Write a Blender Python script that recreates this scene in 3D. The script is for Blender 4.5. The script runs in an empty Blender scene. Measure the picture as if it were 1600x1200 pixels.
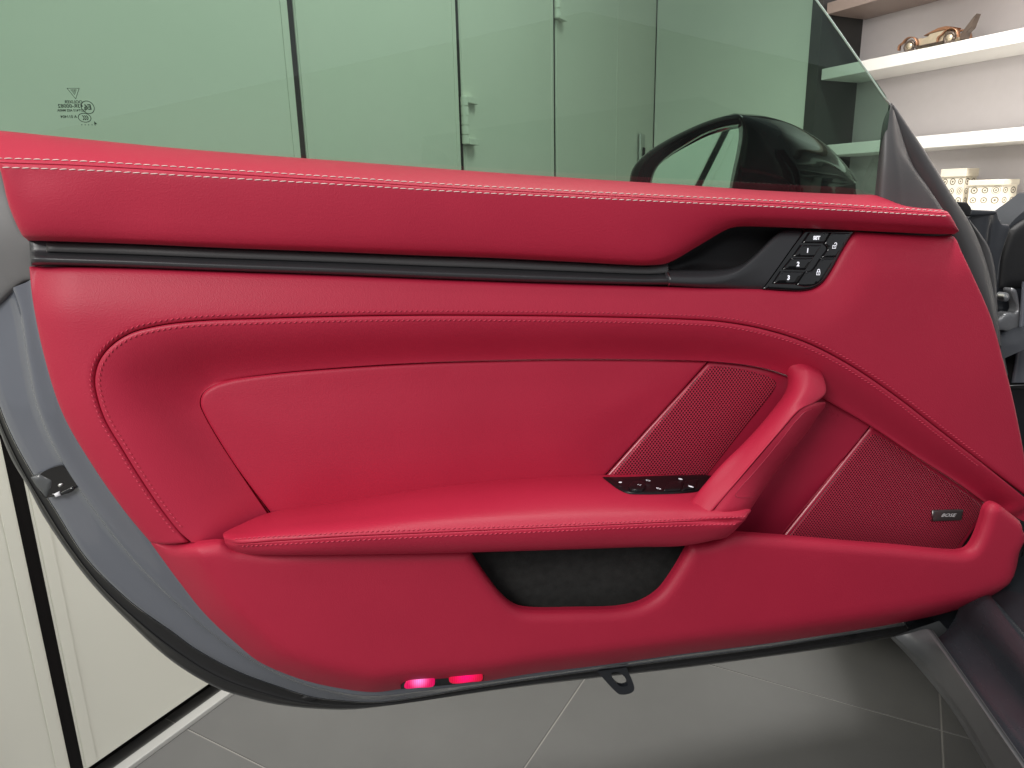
import bpy, bmesh, math, random
import numpy as np
from mathutils import Vector, Matrix
from mathutils.geometry import delaunay_2d_cdt
from mathutils.bvhtree import BVHTree

random.seed(4)
R = math.radians
scene = bpy.context.scene
COL = scene.collection

# ------------------------------------------------------------------ camera
F_PX, CAM = 1109.0, np.array([0.0, -0.8, 0.90])
YAW, PITCH, ROLL = R(11), R(-14.5), R(-1.3)
FW = np.array([math.sin(YAW)*math.cos(PITCH), math.cos(YAW)*math.cos(PITCH), math.sin(PITCH)])
_r = np.array([math.cos(YAW), -math.sin(YAW), 0.0]); _u = np.cross(_r, FW)
RT = _r*math.cos(ROLL)+_u*math.sin(ROLL); UP = _u*math.cos(ROLL)-_r*math.sin(ROLL)
cd = bpy.data.cameras.new('camera'); cam = bpy.data.objects.new('camera', cd); COL.objects.link(cam)
cd.sensor_width = 36; cd.lens = F_PX/1600*36; cd.clip_start = .02; cd.clip_end = 60
M3 = Matrix((RT, UP, -FW)).transposed()
cam.matrix_world = Matrix.Translation(CAM) @ M3.to_4x4()
scene.camera = cam

# ------------------------------------------------------------------ light: showroom ceiling down lamps plus added area lights
w = bpy.data.worlds.new('World'); scene.world = w; w.use_nodes = True
bg = w.node_tree.nodes['Background']; bg.inputs[0].default_value = (.93, .96, 1, 1); bg.inputs[1].default_value = .40
vs = scene.view_settings; vs.view_transform = 'Standard'; vs.look = 'None'; vs.exposure = 0.22; vs.gamma = 1
def area(name, loc, target, sx, sy, power, col=(1, .97, .93), spread=math.pi):
    l = bpy.data.lights.new(name, 'AREA'); l.shape = 'RECTANGLE'; l.size = sx; l.size_y = sy; l.energy = power; l.color = col
    o = bpy.data.objects.new(name, l); COL.objects.link(o); o.location = loc
    l.spread = spread
    o.rotation_euler = (Vector(target)-Vector(loc)).to_track_quat('-Z', 'Y').to_euler()
    return o
area('added_panel_light', (-1.35, -1.75, 1.95), (.3, 0, .55), 1.0, .6, 36)  # low frontal area light, added to brighten the upright trim faces
area('added_panel_light', tuple(.45*np.array((math.cos(R(-40)), math.sin(R(-40)), 0))+.75*np.array((math.sin(R(40)), math.cos(R(40)), 0))+np.array((0, 0, 2.8))), (-.25, .45, .5), 1.4, .5, 26, spread=R(120))  # area light added to brighten the panel wall
area('added_panel_light', (1.55, .35, 2.75), (2.3, .6, 1.3), 1.2, .3, 50, spread=R(100))  # area light added to brighten the white shelves
for p in ((.3, .6), (1.1, 1.0), (-.6, -.5), (.4, -.9), (.9, -1.7), (-.2, -.4)):
    area('ceiling_down_lamp', (p[0], p[1], 2.85), (p[0], p[1], 0), .11, .11, 2.2)

# ------------------------------------------------------------------ pixel -> place helpers
def ray(u, v):
    return FW*F_PX + RT*(np.asarray(u, float)[..., None]-800) + UP*(600-np.asarray(v, float)[..., None])
def P(u, v, h=0.0):            # point on the door at height h in front of the trim's zero plane
    d = ray(u, v); t = (-np.asarray(h, float)-CAM[1])/d[..., 1]
    return CAM + d*t[..., None]
def onZ(u, v, z):
    d = ray(u, v); return CAM + d*((z-CAM[2])/d[..., 2])[..., None]
def onPlane(u, v, p0, n):
    d = ray(u, v); t = ((np.asarray(p0)-CAM)@n)/(d@n); return CAM + d*t[..., None]

# ------------------------------------------------------------------ curve helpers
def crom(p, closed=False, per=14):
    p = np.asarray(p, float); n = len(p)
    if n == 2 and not closed:
        return p[0]+(p[1]-p[0])*np.linspace(0, 1, per+1)[:, None]
    out = []
    for i in range(n if closed else n-1):
        if closed: a, b, c, d = p[(i-1) % n], p[i], p[(i+1) % n], p[(i+2) % n]
        else:
            b, c = p[i], p[i+1]
            a = p[i-1] if i else 2*b-c
            d = p[i+2] if i+2 < n else 2*c-b
        t0 = 0; t1 = t0+max(np.linalg.norm(b-a), 1e-9)**.5; t2 = t1+max(np.linalg.norm(c-b), 1e-9)**.5; t3 = t2+max(np.linalg.norm(d-c), 1e-9)**.5
        t = np.linspace(t1, t2, per, endpoint=False)[:, None]
        A1 = (t1-t)/(t1-t0)*a+(t-t0)/(t1-t0)*b; A2 = (t2-t)/(t2-t1)*b+(t-t1)/(t2-t1)*c; A3 = (t3-t)/(t3-t2)*c+(t-t2)/(t3-t2)*d
        B1 = (t2-t)/(t2-t0)*A1+(t-t0)/(t2-t0)*A2; B2 = (t3-t)/(t3-t1)*A2+(t-t1)/(t3-t1)*A3
        out.append((t2-t)/(t2-t1)*B1+(t-t1)/(t2-t1)*B2)
    if not closed: out.append(p[-1:])
    return np.concatenate(out)
def resample(p, n=None, step=None, closed=False):
    q = np.concatenate([p, p[:1]]) if closed else p
    s = np.concatenate([[0], np.cumsum(np.linalg.norm(np.diff(q, axis=0), axis=1))])
    if n is None: n = max(3, int(s[-1]/step)+1)
    t = np.linspace(0, s[-1], n, endpoint=not closed)
    return np.stack([np.interp(t, s, q[:, k]) for k in range(q.shape[1])], 1)
def outline(pts, step=4):      # closed pixel outline; a third entry marks a hard corner
    n = len(pts); cor = [i for i, p in enumerate(pts) if len(p) > 2]
    P2 = [np.array(p[:2], float) for p in pts]
    if not cor: return resample(crom(P2, True), step=step, closed=True)
    out = []
    for k, i in enumerate(cor):
        j = cor[(k+1) % len(cor)]
        idx = [i]
        while True:
            idx.append((idx[-1]+1) % n)
            if idx[-1] == j: break
        out.append(resample(crom([P2[q] for q in idx]), step=step)[:-1])
    return np.concatenate(out)
def pdist(q, poly, closed=False):
    poly = np.asarray(poly); a = poly if closed else poly[:-1]; b = np.roll(poly, -1, 0) if closed else poly[1:]
    ab = b-a; L = np.maximum((ab**2).sum(1), 1e-14); out = np.empty(len(q))
    for i in range(0, len(q), 2000):
        x = q[i:i+2000, None]-a[None]
        t = np.clip((x*ab).sum(2)/L, 0, 1)
        out[i:i+2000] = np.sqrt(((x-t[..., None]*ab)**2).sum(2)).min(1)
    return out
def inside(q, poly):
    x, y = q[:, 0], q[:, 1]; r = np.zeros(len(q), bool); n = len(poly)
    for i in range(n):
        x0, y0 = poly[i]; x1, y1 = poly[(i+1) % n]
        if y0 == y1: continue
        c = ((y0 > y) != (y1 > y)) & (x < (x1-x0)*(y-y0)/(y1-y0)+x0); r ^= c
    return r
def sm(t): t = np.clip(t, 0, 1); return t*t*(3-2*t)
def rnd(d, r, e):              # rounded edge: drop e over the last r metres
    t = np.clip(d/r, 0, 1); return -e*(1-np.sqrt(np.clip(1-(1-t)**2, 0, 1)))

# ------------------------------------------------------------------ object helpers
def mk(name, V, Fc, mat, parent=None, smooth=True, **props):
    me = bpy.data.meshes.new(name); V = np.asarray(V, float)
    me.from_pydata([tuple(v) for v in V], [], [tuple(int(i) for i in f) for f in Fc]); me.update()
    if smooth: me.polygons.foreach_set('use_smooth', [True]*len(me.polygons))
    me.materials.append(mat)
    o = bpy.data.objects.new(name, me); COL.objects.link(o)
    if parent:
        o.parent = parent
        o.matrix_parent_inverse = Matrix.Translation(-Vector(ROOTLOC.get(parent.name, (0, 0, 0))))
    for k, v in props.items(): o[k] = v
    return o
ROOTLOC = {}
def thing(name, loc, label, cat, group=None):
    o = bpy.data.objects.new(name, None); COL.objects.link(o); o.location = loc; o.empty_display_size = .05
    ROOTLOC[o.name] = tuple(loc); o['label'] = label; o['category'] = cat
    if group: o['group'] = group
    return o
BV = {}; PARTS = {}
def keep(key, V, Fc):
    BV[key] = BVHTree.FromPolygons([Vector(v) for v in V], [list(f) for f in Fc])
def snap(u, v, key):
    d = Vector(ray(u, v)).normalized(); best = None
    for k in ([key] if isinstance(key, str) else key):
        r = BV[k].ray_cast(Vector(CAM), d)
        if r[0] is not None and (best is None or r[3] < best[3]): best = r
    if best is None: return None
    n = best[1] if best[1].dot(d) < 0 else -best[1]
    return best[0], n

def plate_geo(pts, hf, res=.012, rings=(.0012, .003, .006), skirt=.008, step=4):
    px = outline(pts, step)
    h = np.zeros(len(px))
    for _ in range(5):
        q = P(px[:, 0], px[:, 1], h)[:, [0, 2]]
        h = hf(q[:, 0], q[:, 1], np.zeros(len(q)))
    b = q
    ar = np.sum(b[:, 0]*np.roll(b[:, 1], -1)-np.roll(b[:, 0], -1)*b[:, 1])
    if ar < 0: b = b[::-1]
    tn = np.roll(b, -1, 0)-np.roll(b, 1, 0); tn /= np.maximum(np.linalg.norm(tn, axis=1), 1e-9)[:, None]
    nr = np.stack([-tn[:, 1], tn[:, 0]], 1)
    extra = []
    for r in rings:
        c = b+nr*r; c = c[inside(c, b)]
        if len(c): extra.append(c[pdist(c, b, True) > r*.96])
    lo, hi = b.min(0), b.max(0); rl = rings[-1] if len(rings) else 0
    gx = np.arange(lo[0], hi[0], res); gz = np.arange(lo[1], hi[1], res*.87)
    X, Z = np.meshgrid(gx, gz); X = X+(np.arange(len(gz)) % 2)[:, None]*res/2
    g = np.stack([X.ravel(), Z.ravel()], 1)+np.random.RandomState(1).uniform(-.05, .05, (X.size, 2))*res
    g = g[inside(g, b)]
    if len(g): extra.append(g[pdist(g, b, True) > rl+res*.4])
    nb = len(b); allp = np.concatenate([b]+extra)
    vv, ee, ff, *_ = delaunay_2d_cdt([Vector(p) for p in allp], [(i, (i+1) % nb) for i in range(nb)], [list(range(nb))], 1, 1e-7)
    q = np.array([tuple(v) for v in vv]); d = pdist(q, b, True); d[d < 1e-6] = 0
    H = hf(q[:, 0], q[:, 1], d)
    V = np.stack([q[:, 0], -H, q[:, 1]], 1); Fc = [tuple(f) for f in ff]
    if skirt:
        cnt = {}
        for f in Fc:
            for i in range(len(f)):
                a, c = f[i], f[(i+1) % len(f)]
                if (c, a) in cnt: cnt.pop((c, a))
                else: cnt[(a, c)] = 1
        V = list(map(tuple, V)); m1 = {}; 
        def dup(i, k):
            if (i, k) not in m1:
                m1[(i, k)] = len(V); x, y, z = V[i]; V.append((x, y+(skirt if k else 0), z))
            return m1[(i, k)]
        for (a, c) in list(cnt): Fc.append((dup(c, 0), dup(a, 0), dup(a, 1), dup(c, 1)))
        V = np.array(V)
    return V, Fc
def plate(name, pts, hf, mat, parent, key=None, **kw):
    props = {k: kw.pop(k) for k in list(kw) if k in ('label', 'kind')}
    if not callable(hf):
        h0 = hf; hf = lambda x, z, d: h0+rnd(d, .003, .0022)
    V, Fc = plate_geo(pts, hf, **kw)
    o = mk(name, V, Fc, mat, parent, **props)
    if key: keep(key, V, Fc); PARTS[key] = o
    return o
def loft_geo(rows, n=80, sub=4, xyz=False, space=None):
    C = []
    for r in rows:
        r = np.asarray(r, float)
        p = r if xyz else P(r[:, 0], r[:, 1], r[:, 2])
        C.append(resample(crom(p), n=n))
    C = np.array(C)
    if sub > 1: G = np.stack([crom(C[:, j], per=sub) for j in range(n)], 1)
    else: G = C
    m = G.shape[0]; V = G.reshape(-1, 3); Fc = []
    for i in range(m-1):
        for j in range(n-1):
            Fc.append((i*n+j, (i+1)*n+j, (i+1)*n+j+1, i*n+j+1))
    return V, Fc
def loft(name, rows, mat, parent, key=None, n=80, sub=4, xyz=False, **props):
    V, Fc = loft_geo(rows, n, sub, xyz)
    o = mk(name, V, Fc, mat, parent, **props)
    if key: keep(key, V, Fc); PARTS[key] = o
    return o
def box_geo(c, ax, s):         # centre, three axes, three full sizes
    c = np.asarray(c, float); V = []
    for i in (-.5, .5):
        for j in (-.5, .5):
            for k in (-.5, .5): V.append(c+np.asarray(ax[0])*s[0]*i+np.asarray(ax[1])*s[1]*j+np.asarray(ax[2])*s[2]*k)
    return np.array(V), [(0, 1, 3, 2), (4, 6, 7, 5), (0, 4, 5, 1), (2, 3, 7, 6), (0, 2, 6, 4), (1, 5, 7, 3)]
def box(name, c, ax, s, mat, parent, bev=.002, **props):
    V, Fc = box_geo(c, ax, s); o = mk(name, V, Fc, mat, parent, smooth=False, **props)
    bm = bmesh.new(); bm.from_mesh(o.data); bmesh.ops.recalc_face_normals(bm, faces=bm.faces)
    if bev: bmesh.ops.bevel(bm, geom=list(bm.edges), offset=bev, segments=2, affect='EDGES', profile=.6)
    bm.to_mesh(o.data); bm.free(); return o
def tube_geo(path, rad, n=10):
    path = np.asarray(path, float); V = []; Fc = []
    for i, p in enumerate(path):
        t = path[min(i+1, len(path)-1)]-path[max(i-1, 0)]; t /= np.linalg.norm(t)
        a = np.cross(t, (0, 0, 1.)) if abs(t[2]) < .9 else np.cross(t, (1., 0, 0)); a /= np.linalg.norm(a); b = np.cross(t, a)
        r = rad[i] if hasattr(rad, '__len__') else rad
        for k in range(n):
            V.append(p+(a*math.cos(2*math.pi*k/n)+b*math.sin(2*math.pi*k/n))*r)
    m = len(path)
    for i in range(m-1):
        for k in range(n): Fc.append((i*n+k, i*n+(k+1) % n, (i+1)*n+(k+1) % n, (i+1)*n+k))
    Fc.append(tuple(range(n))[::-1]); Fc.append(tuple(range((m-1)*n, m*n)))
    return np.array(V), Fc
def prism(name, pts3, off, mat, parent, bev=.0, smooth=False, **props):
    pts3 = np.asarray(pts3, float); n = len(pts3); V = np.concatenate([pts3, pts3+np.asarray(off)])
    Fc = [tuple(range(n)), tuple(range(n, 2*n))[::-1]]+[(i, i+n, (i+1) % n+n, (i+1) % n) for i in range(n)]
    o = mk(name, V, Fc, mat, parent, smooth=smooth, **props)
    bm = bmesh.new(); bm.from_mesh(o.data); bmesh.ops.recalc_face_normals(bm, faces=bm.faces)
    if bev: bmesh.ops.bevel(bm, geom=list(bm.edges), offset=bev, segments=2, affect='EDGES')
    bm.to_mesh(o.data); bm.free(); return o

# ------------------------------------------------------------------ materials
def nodes(name):
    m = bpy.data.materials.new(name); m.use_nodes = True; nt = m.node_tree
    return m, nt, nt.nodes['Principled BSDF']
def mat(name, col, rough=.5, spec=.5, metal=0, coat=0, var=.06, nscale=30, bump=0, bscale=400, grain=0, gscale=1500, rvar=.06):
    m, nt, b = nodes(name)
    tc = nt.nodes.new('ShaderNodeTexCoord')
    n1 = nt.nodes.new('ShaderNodeTexNoise'); n1.inputs['Scale'].default_value = nscale; n1.inputs['Detail'].default_value = 5
    nt.links.new(tc.outputs['Object'], n1.inputs['Vector'])
    mx = nt.nodes.new('ShaderNodeMix'); mx.data_type = 'RGBA'
    mx.inputs[6].default_value = tuple(c*(1-var) for c in col)+(1,); mx.inputs[7].default_value = tuple(min(1, c*(1+var)) for c in col)+(1,)
    nt.links.new(n1.outputs['Fac'], mx.inputs[0]); nt.links.new(mx.outputs[2], b.inputs['Base Color'])
    mr = nt.nodes.new('ShaderNodeMapRange'); mr.inputs[3].default_value = max(0, rough-rvar); mr.inputs[4].default_value = rough+rvar
    nt.links.new(n1.outputs['Fac'], mr.inputs[0]); nt.links.new(mr.outputs[0], b.inputs['Roughness'])
    b.inputs['Specular IOR Level'].default_value = spec; b.inputs['Metallic'].default_value = metal; b.inputs['Coat Weight'].default_value = coat
    b.inputs['Coat Roughness'].default_value = .04
    last = None
    for amt, sc, kind in ((bump, bscale, 'N'), (grain, gscale, 'V')):
        if not amt: continue
        t = nt.nodes.new('ShaderNodeTexNoise' if kind == 'N' else 'ShaderNodeTexVoronoi'); t.inputs['Scale'].default_value = sc
        nt.links.new(tc.outputs['Object'], t.inputs['Vector'])
        bp = nt.nodes.new('ShaderNodeBump'); bp.inputs['Strength'].default_value = amt; bp.inputs['Distance'].default_value = .001
        nt.links.new(t.outputs['Fac' if kind == 'N' else 'Distance'], bp.inputs['Height'])
        if last: nt.links.new(last.outputs[0], bp.inputs['Normal'])
        last = bp
    if last: nt.links.new(last.outputs[0], b.inputs['Normal'])
    return m
RED = (.45, .0165, .050)
M_LEATHER = mat('red_leather', RED, .50, .42, var=.10, nscale=7, bump=.10, bscale=420, grain=.17, gscale=850, rvar=.08)
M_LEATHER2 = mat('red_smooth_leather', RED, .47, .45, var=.09, nscale=6, bump=.09, bscale=400, grain=.15, gscale=900, rvar=.08)
M_REDPLASTIC = mat('red_moulded_plastic', (.40, .018, .05), .3, .6, var=.05, bump=.05, bscale=500)
M_REDTHREAD = mat('red_thread', (.58, .055, .10), .6, .3)
M_WHITETHREAD = mat('white_thread', (.74, .62, .58), .6, .3, var=.04)
M_DARK = mat('charcoal_soft_plastic', (.075, .074, .076), .42, .5, bump=.06, bscale=700)
M_DARKGLOSS = mat('charcoal_satin_plastic', (.040, .041, .045), .36, .5, bump=.03, bscale=600)
M_BLACK = mat('black_matte_plastic', (.014, .014, .015), .55, .35, bump=.08, bscale=500)
M_FELT = mat('black_felt_lining', (.030, .030, .029), .9, .25, var=.5, nscale=90, bump=.4, bscale=900)
M_PIANO = mat('gloss_black', (.005, .005, .006), .09, .5, coat=.6, rvar=.02)
M_BADGE = mat('brushed_dark_metal', (.16, .155, .155), .3, .5, metal=.7)
M_BADGETEXT = mat('badge_lettering', (.75, .75, .76), .4, .5)
M_MIRRORCAP = mat('gloss_black_mirror_paint', (.002, .002, .003), .05, .24, rvar=.015)
M_SWITCH = mat('satin_black_switch', (.006, .006, .007), .32, .3, bump=.03, bscale=500)
M_SILLSTEP = mat('gloss_dark_sill_paint', (.026, .030, .036), .26, .5, coat=.35, var=.1, rvar=.04)
M_SILL = mat('dark_grey_sill_paint', (.085, .09, .093), .33, .5, coat=.3, var=.05)
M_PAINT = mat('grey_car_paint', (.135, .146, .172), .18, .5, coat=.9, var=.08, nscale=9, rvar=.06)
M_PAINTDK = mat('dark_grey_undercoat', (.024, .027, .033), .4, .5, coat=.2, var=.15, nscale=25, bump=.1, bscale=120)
M_RUBBER = mat('black_rubber_seal', (.022, .022, .023), .5, .4, bump=.05, bscale=300)
M_STRIP = mat('grey_rubber_trim', (.17, .17, .17), .5, .4, bump=.05, bscale=300)
M_SILVER = mat('satin_metal', (.55, .55, .54), .3, .5, metal=1)
M_STEEL = mat('grey_coated_steel', (.22, .225, .235), .3, .5, metal=.4, coat=.3, bump=.15, bscale=150)
M_WHITEMARK = mat('white_print', (.85, .85, .88), .5, .3, var=.02)
M_BACKLIT = mat('backlit_white_symbol', (.85, .85, .9), .5, .3, var=.02)
_b = M_BACKLIT.node_tree.nodes['Principled BSDF']; _b.inputs['Emission Color'].default_value = (.9, .92, 1, 1); _b.inputs['Emission Strength'].default_value = .55
M_DARKMARK = mat('dark_glass_print', (.015, .03, .022), .7, .2)
M_PANEL = mat('cream_wall_panel', (.70, .695, .61), .38, .4, var=.025, nscale=3, bump=.02, bscale=40)
M_GAP = mat('black_joint', (.006, .005, .005), .6, .2)
M_SKIRT = mat('pale_skirting', (.42, .42, .40), .35, .4, var=.03)
M_SHELF = mat('white_shelf_paint', (.80, .78, .74), .45, .4, var=.02)
M_SHELFTOP = mat('warm_brown_shelf', (.30, .23, .20), .45, .4, var=.05)  # shade on the shelf's underside, put into its colour as brown
M_SHELFBACK = mat('pale_shelf_back', (.64, .60, .61), .5, .4, var=.03)
M_DARKBOARD = mat('dark_stained_board', (.04, .04, .038), .5, .4, var=.2)
M_COPPER = mat('copper_model_metal', (.32, .16, .09), .4, .5, metal=.6, var=.25, nscale=60)
M_TYRE = mat('dark_bronze_model_metal', (.10, .075, .06), .5, .4, metal=.3, var=.2)
M_BRASS = mat('pale_brass_model_metal', (.52, .44, .32), .4, .5, metal=.5, var=.25, nscale=80)
M_MIRROR = mat('silvered_mirror', (.8, .82, .82), .02, .5, metal=1, var=.01, rvar=.01)

def grille_mat(name):
    m, nt, b = nodes(name); N = nt.nodes.new; L = nt.links.new
    tc = N('ShaderNodeTexCoord'); sep = N('ShaderNodeSeparateXYZ'); L(tc.outputs['Object'], sep.inputs[0])
    cb = N('ShaderNodeCombineXYZ')
    for k, (src, sc) in enumerate(((0, 1/.0043), (2, 1/.0054))):
        mu = N('ShaderNodeMath'); mu.operation = 'MULTIPLY'; mu.inputs[1].default_value = sc; L(sep.outputs[src], mu.inputs[0]); L(mu.outputs[0], cb.inputs[k])
    ds = []
    for off in (0, .5):
        a = N('ShaderNodeVectorMath'); a.operation = 'ADD'; a.inputs[1].default_value = (off, off, 0); L(cb.outputs[0], a.inputs[0])
        fr = N('ShaderNodeVectorMath'); fr.operation = 'FRACTION'; L(a.outputs[0], fr.inputs[0])
        s = N('ShaderNodeVectorMath'); s.operation = 'SUBTRACT'; s.inputs[1].default_value = (.5, .5, 0); L(fr.outputs[0], s.inputs[0])
        mm = N('ShaderNodeVectorMath'); mm.operation = 'MULTIPLY'; mm.inputs[1].default_value = (1, 1.2, 0); L(s.outputs[0], mm.inputs[0])
        ln = N('ShaderNodeVectorMath'); ln.operation = 'LENGTH'; L(mm.outputs[0], ln.inputs[0]); ds.append(ln.outputs['Value'])
    mn = N('ShaderNodeMath'); mn.operation = 'MINIMUM'; L(ds[0], mn.inputs[0]); L(ds[1], mn.inputs[1])
    mr = N('ShaderNodeMapRange'); mr.interpolation_type = 'SMOOTHSTEP'; mr.inputs[1].default_value = .2; mr.inputs[2].default_value = .36; L(mn.outputs[0], mr.inputs[0])
    mx = N('ShaderNodeMix'); mx.data_type = 'RGBA'; mx.inputs[6].default_value = (.075, .002, .008, 1); mx.inputs[7].default_value = (.55, .032, .075, 1)
    L(mr.outputs[0], mx.inputs[0]); L(mx.outputs[2], b.inputs['Base Color'])
    bp = N('ShaderNodeBump'); bp.inputs['Strength'].default_value = .8; bp.inputs['Distance'].default_value = .0012
    L(mr.outputs[0], bp.inputs['Height']); L(bp.outputs[0], b.inputs['Normal'])
    b.inputs['Roughness'].default_value = .42; b.inputs['Specular IOR Level'].default_value = .4
    return m
M_GRILLE = grille_mat('red_perforated_speaker_mesh')
def floor_mat():
    m = mat('grey_stone_tile', (.125, .125, .121), .5, .38, var=.16, nscale=5, bump=.05, bscale=60, rvar=.1)
    nt = m.node_tree; b = nt.nodes['Principled BSDF']
    n1 = [x for x in nt.nodes if x.type == 'TEX_NOISE'][0]; n1.inputs['Detail'].default_value = 9; n1.inputs['Roughness'].default_value = .68
    return m
M_TILE = floor_mat()
M_GROUT = mat('pale_grout', (.30, .29, .27), .7, .2)
def glass_mat():
    m = bpy.data.materials.new('green_tinted_glass'); m.use_nodes = True; nt = m.node_tree; nt.nodes.clear()
    N = nt.nodes.new; out = N('ShaderNodeOutputMaterial'); t = N('ShaderNodeBsdfTransparent'); t.inputs[0].default_value = (.265, .405, .325, 1)
    g = N('ShaderNodeBsdfGlossy'); g.inputs['Roughness'].default_value = .01; g.inputs[0].default_value = (.9, 1, .95, 1)
    f = N('ShaderNodeFresnel'); f.inputs[0].default_value = 1.6; mx = N('ShaderNodeMixShader')
    nt.links.new(f.outputs[0], mx.inputs[0]); nt.links.new(t.outputs[0], mx.inputs[1]); nt.links.new(g.outputs[0], mx.inputs[2]); df = N('ShaderNodeBsdfDiffuse'); df.inputs[0].default_value = (.75, .8, .76, 1)
    tc = N('ShaderNodeTexCoord'); n1 = N('ShaderNodeTexNoise'); n1.inputs['Scale'].default_value = 4.5; n1.inputs['Detail'].default_value = 6; n1.inputs['Distortion'].default_value = 1.2
    mr = N('ShaderNodeMapRange'); mr.inputs[1].default_value = .38; mr.inputs[2].default_value = .75; mr.inputs[3].default_value = .004; mr.inputs[4].default_value = .04
    m2 = N('ShaderNodeMixShader'); nt.links.new(tc.outputs['Object'], n1.inputs['Vector']); nt.links.new(n1.outputs['Fac'], mr.inputs[0]); nt.links.new(mr.outputs[0], m2.inputs[0])
    nt.links.new(mx.outputs[0], m2.inputs[1]); nt.links.new(df.outputs[0], m2.inputs[2]); nt.links.new(m2.outputs[0], out.inputs[0])
    return m
M_GLASS = glass_mat()
M_GLASSEDGE = mat('ground_glass_edge', (.55, .72, .62), .25, .6)
def lamp_mat(name, col, hot, s, centre, rad):      # lamp glowing behind a ribbed lens
    m, nt, b = nodes(name); b.inputs['Base Color'].default_value = (.30, .004, .02, 1); b.inputs['Roughness'].default_value = .12
    N = nt.nodes.new; L = nt.links.new; tc = N('ShaderNodeTexCoord')
    sb = N('ShaderNodeVectorMath'); sb.operation = 'DISTANCE'; sb.inputs[1].default_value = centre; L(tc.outputs['Object'], sb.inputs[0])
    mr = N('ShaderNodeMapRange'); mr.interpolation_type = 'SMOOTHSTEP'; mr.inputs[1].default_value = 0; mr.inputs[2].default_value = rad; mr.inputs[3].default_value = 1; mr.inputs[4].default_value = 0; L(sb.outputs['Value'], mr.inputs[0])
    wv = N('ShaderNodeTexWave'); wv.inputs['Scale'].default_value = 130; L(tc.outputs['Object'], wv.inputs['Vector'])
    bp = N('ShaderNodeBump'); bp.inputs['Strength'].default_value = .5; bp.inputs['Distance'].default_value = .001; L(wv.outputs['Fac'], bp.inputs['Height']); L(bp.outputs[0], b.inputs['Normal'])
    mx = N('ShaderNodeMix'); mx.data_type = 'RGBA'; mx.inputs[6].default_value = col+(1,); mx.inputs[7].default_value = hot+(1,); L(mr.outputs[0], mx.inputs[0]); L(mx.outputs[2], b.inputs['Emission Color'])
    st = N('ShaderNodeMapRange'); st.inputs[3].default_value = s*.55; st.inputs[4].default_value = s*1.25; L(mr.outputs[0], st.inputs[0])
    wm = N('ShaderNodeMapRange'); wm.inputs[3].default_value = .82; wm.inputs[4].default_value = 1.05; L(wv.outputs['Fac'], wm.inputs[0])
    mu = N('ShaderNodeMath'); mu.operation = 'MULTIPLY'; L(st.outputs[0], mu.inputs[0]); L(wm.outputs[0], mu.inputs[1]); L(mu.outputs[0], b.inputs['Emission Strength'])
    return m
M_LENS1 = lamp_mat('lit_pink_lens', (1, .0, .16), (1, .22, .62), 1.0, tuple(P(np.array(655.), np.array(1063.), .032)), .016)
M_LENS2 = lamp_mat('lit_red_lens', (.9, .0, .045), (1, .0, .16), .85, tuple(P(np.array(727.), np.array(1055.), .032)), .024)
def ring_mat():
    m, nt, b = nodes('cream_card_with_ring_print'); N = nt.nodes.new; L = nt.links.new
    uv = N('ShaderNodeTexCoord'); fr = N('ShaderNodeVectorMath'); fr.operation = 'FRACTION'
    sc = N('ShaderNodeVectorMath'); sc.operation = 'SCALE'; sc.inputs['Scale'].default_value = 1; L(uv.outputs['UV'], sc.inputs[0]); L(sc.outputs[0], fr.inputs[0])
    fl = N('ShaderNodeVectorMath'); fl.operation = 'FLOOR'; L(sc.outputs[0], fl.inputs[0])
    wn = N('ShaderNodeTexWhiteNoise'); L(fl.outputs[0], wn.inputs['Vector'])
    s = N('ShaderNodeVectorMath'); s.operation = 'SUBTRACT'; s.inputs[1].default_value = (.5, .5, 0); L(fr.outputs[0], s.inputs[0])
    ln = N('ShaderNodeVectorMath'); ln.operation = 'LENGTH'; L(s.outputs[0], ln.inputs[0])
    fq = N('ShaderNodeMapRange'); fq.inputs[3].default_value = 24; fq.inputs[4].default_value = 34; L(wn.outputs['Value'], fq.inputs[0])
    mu = N('ShaderNodeMath'); mu.operation = 'MULTIPLY'; L(ln.outputs['Value'], mu.inputs[0]); L(fq.outputs[0], mu.inputs[1])
    si = N('ShaderNodeMath'); si.operation = 'SINE'; L(mu.outputs[0], si.inputs[0])
    gt = N('ShaderNodeMath'); gt.operation = 'GREATER_THAN'; gt.inputs[1].default_value = .1; L(si.outputs[0], gt.inputs[0])
    lt = N('ShaderNodeMath'); lt.operation = 'LESS_THAN'; lt.inputs[1].default_value = .42; L(ln.outputs['Value'], lt.inputs[0])
    an = N('ShaderNodeMath'); an.operation = 'MULTIPLY'; L(gt.outputs[0], an.inputs[0]); L(lt.outputs[0], an.inputs[1])
    mx = N('ShaderNodeMix'); mx.data_type = 'RGBA'; mx.inputs[6].default_value = (.72, .66, .54, 1); mx.inputs[7].default_value = (.13, .11, .08, 1)
    L(an.outputs[0], mx.inputs[0]); L(mx.outputs[2], b.inputs['Base Color']); b.inputs['Roughness'].default_value = .6
    return m
M_RINGS = ring_mat()
M_CARD = mat('cream_card', (.72, .66, .54), .6, .3)

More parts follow.
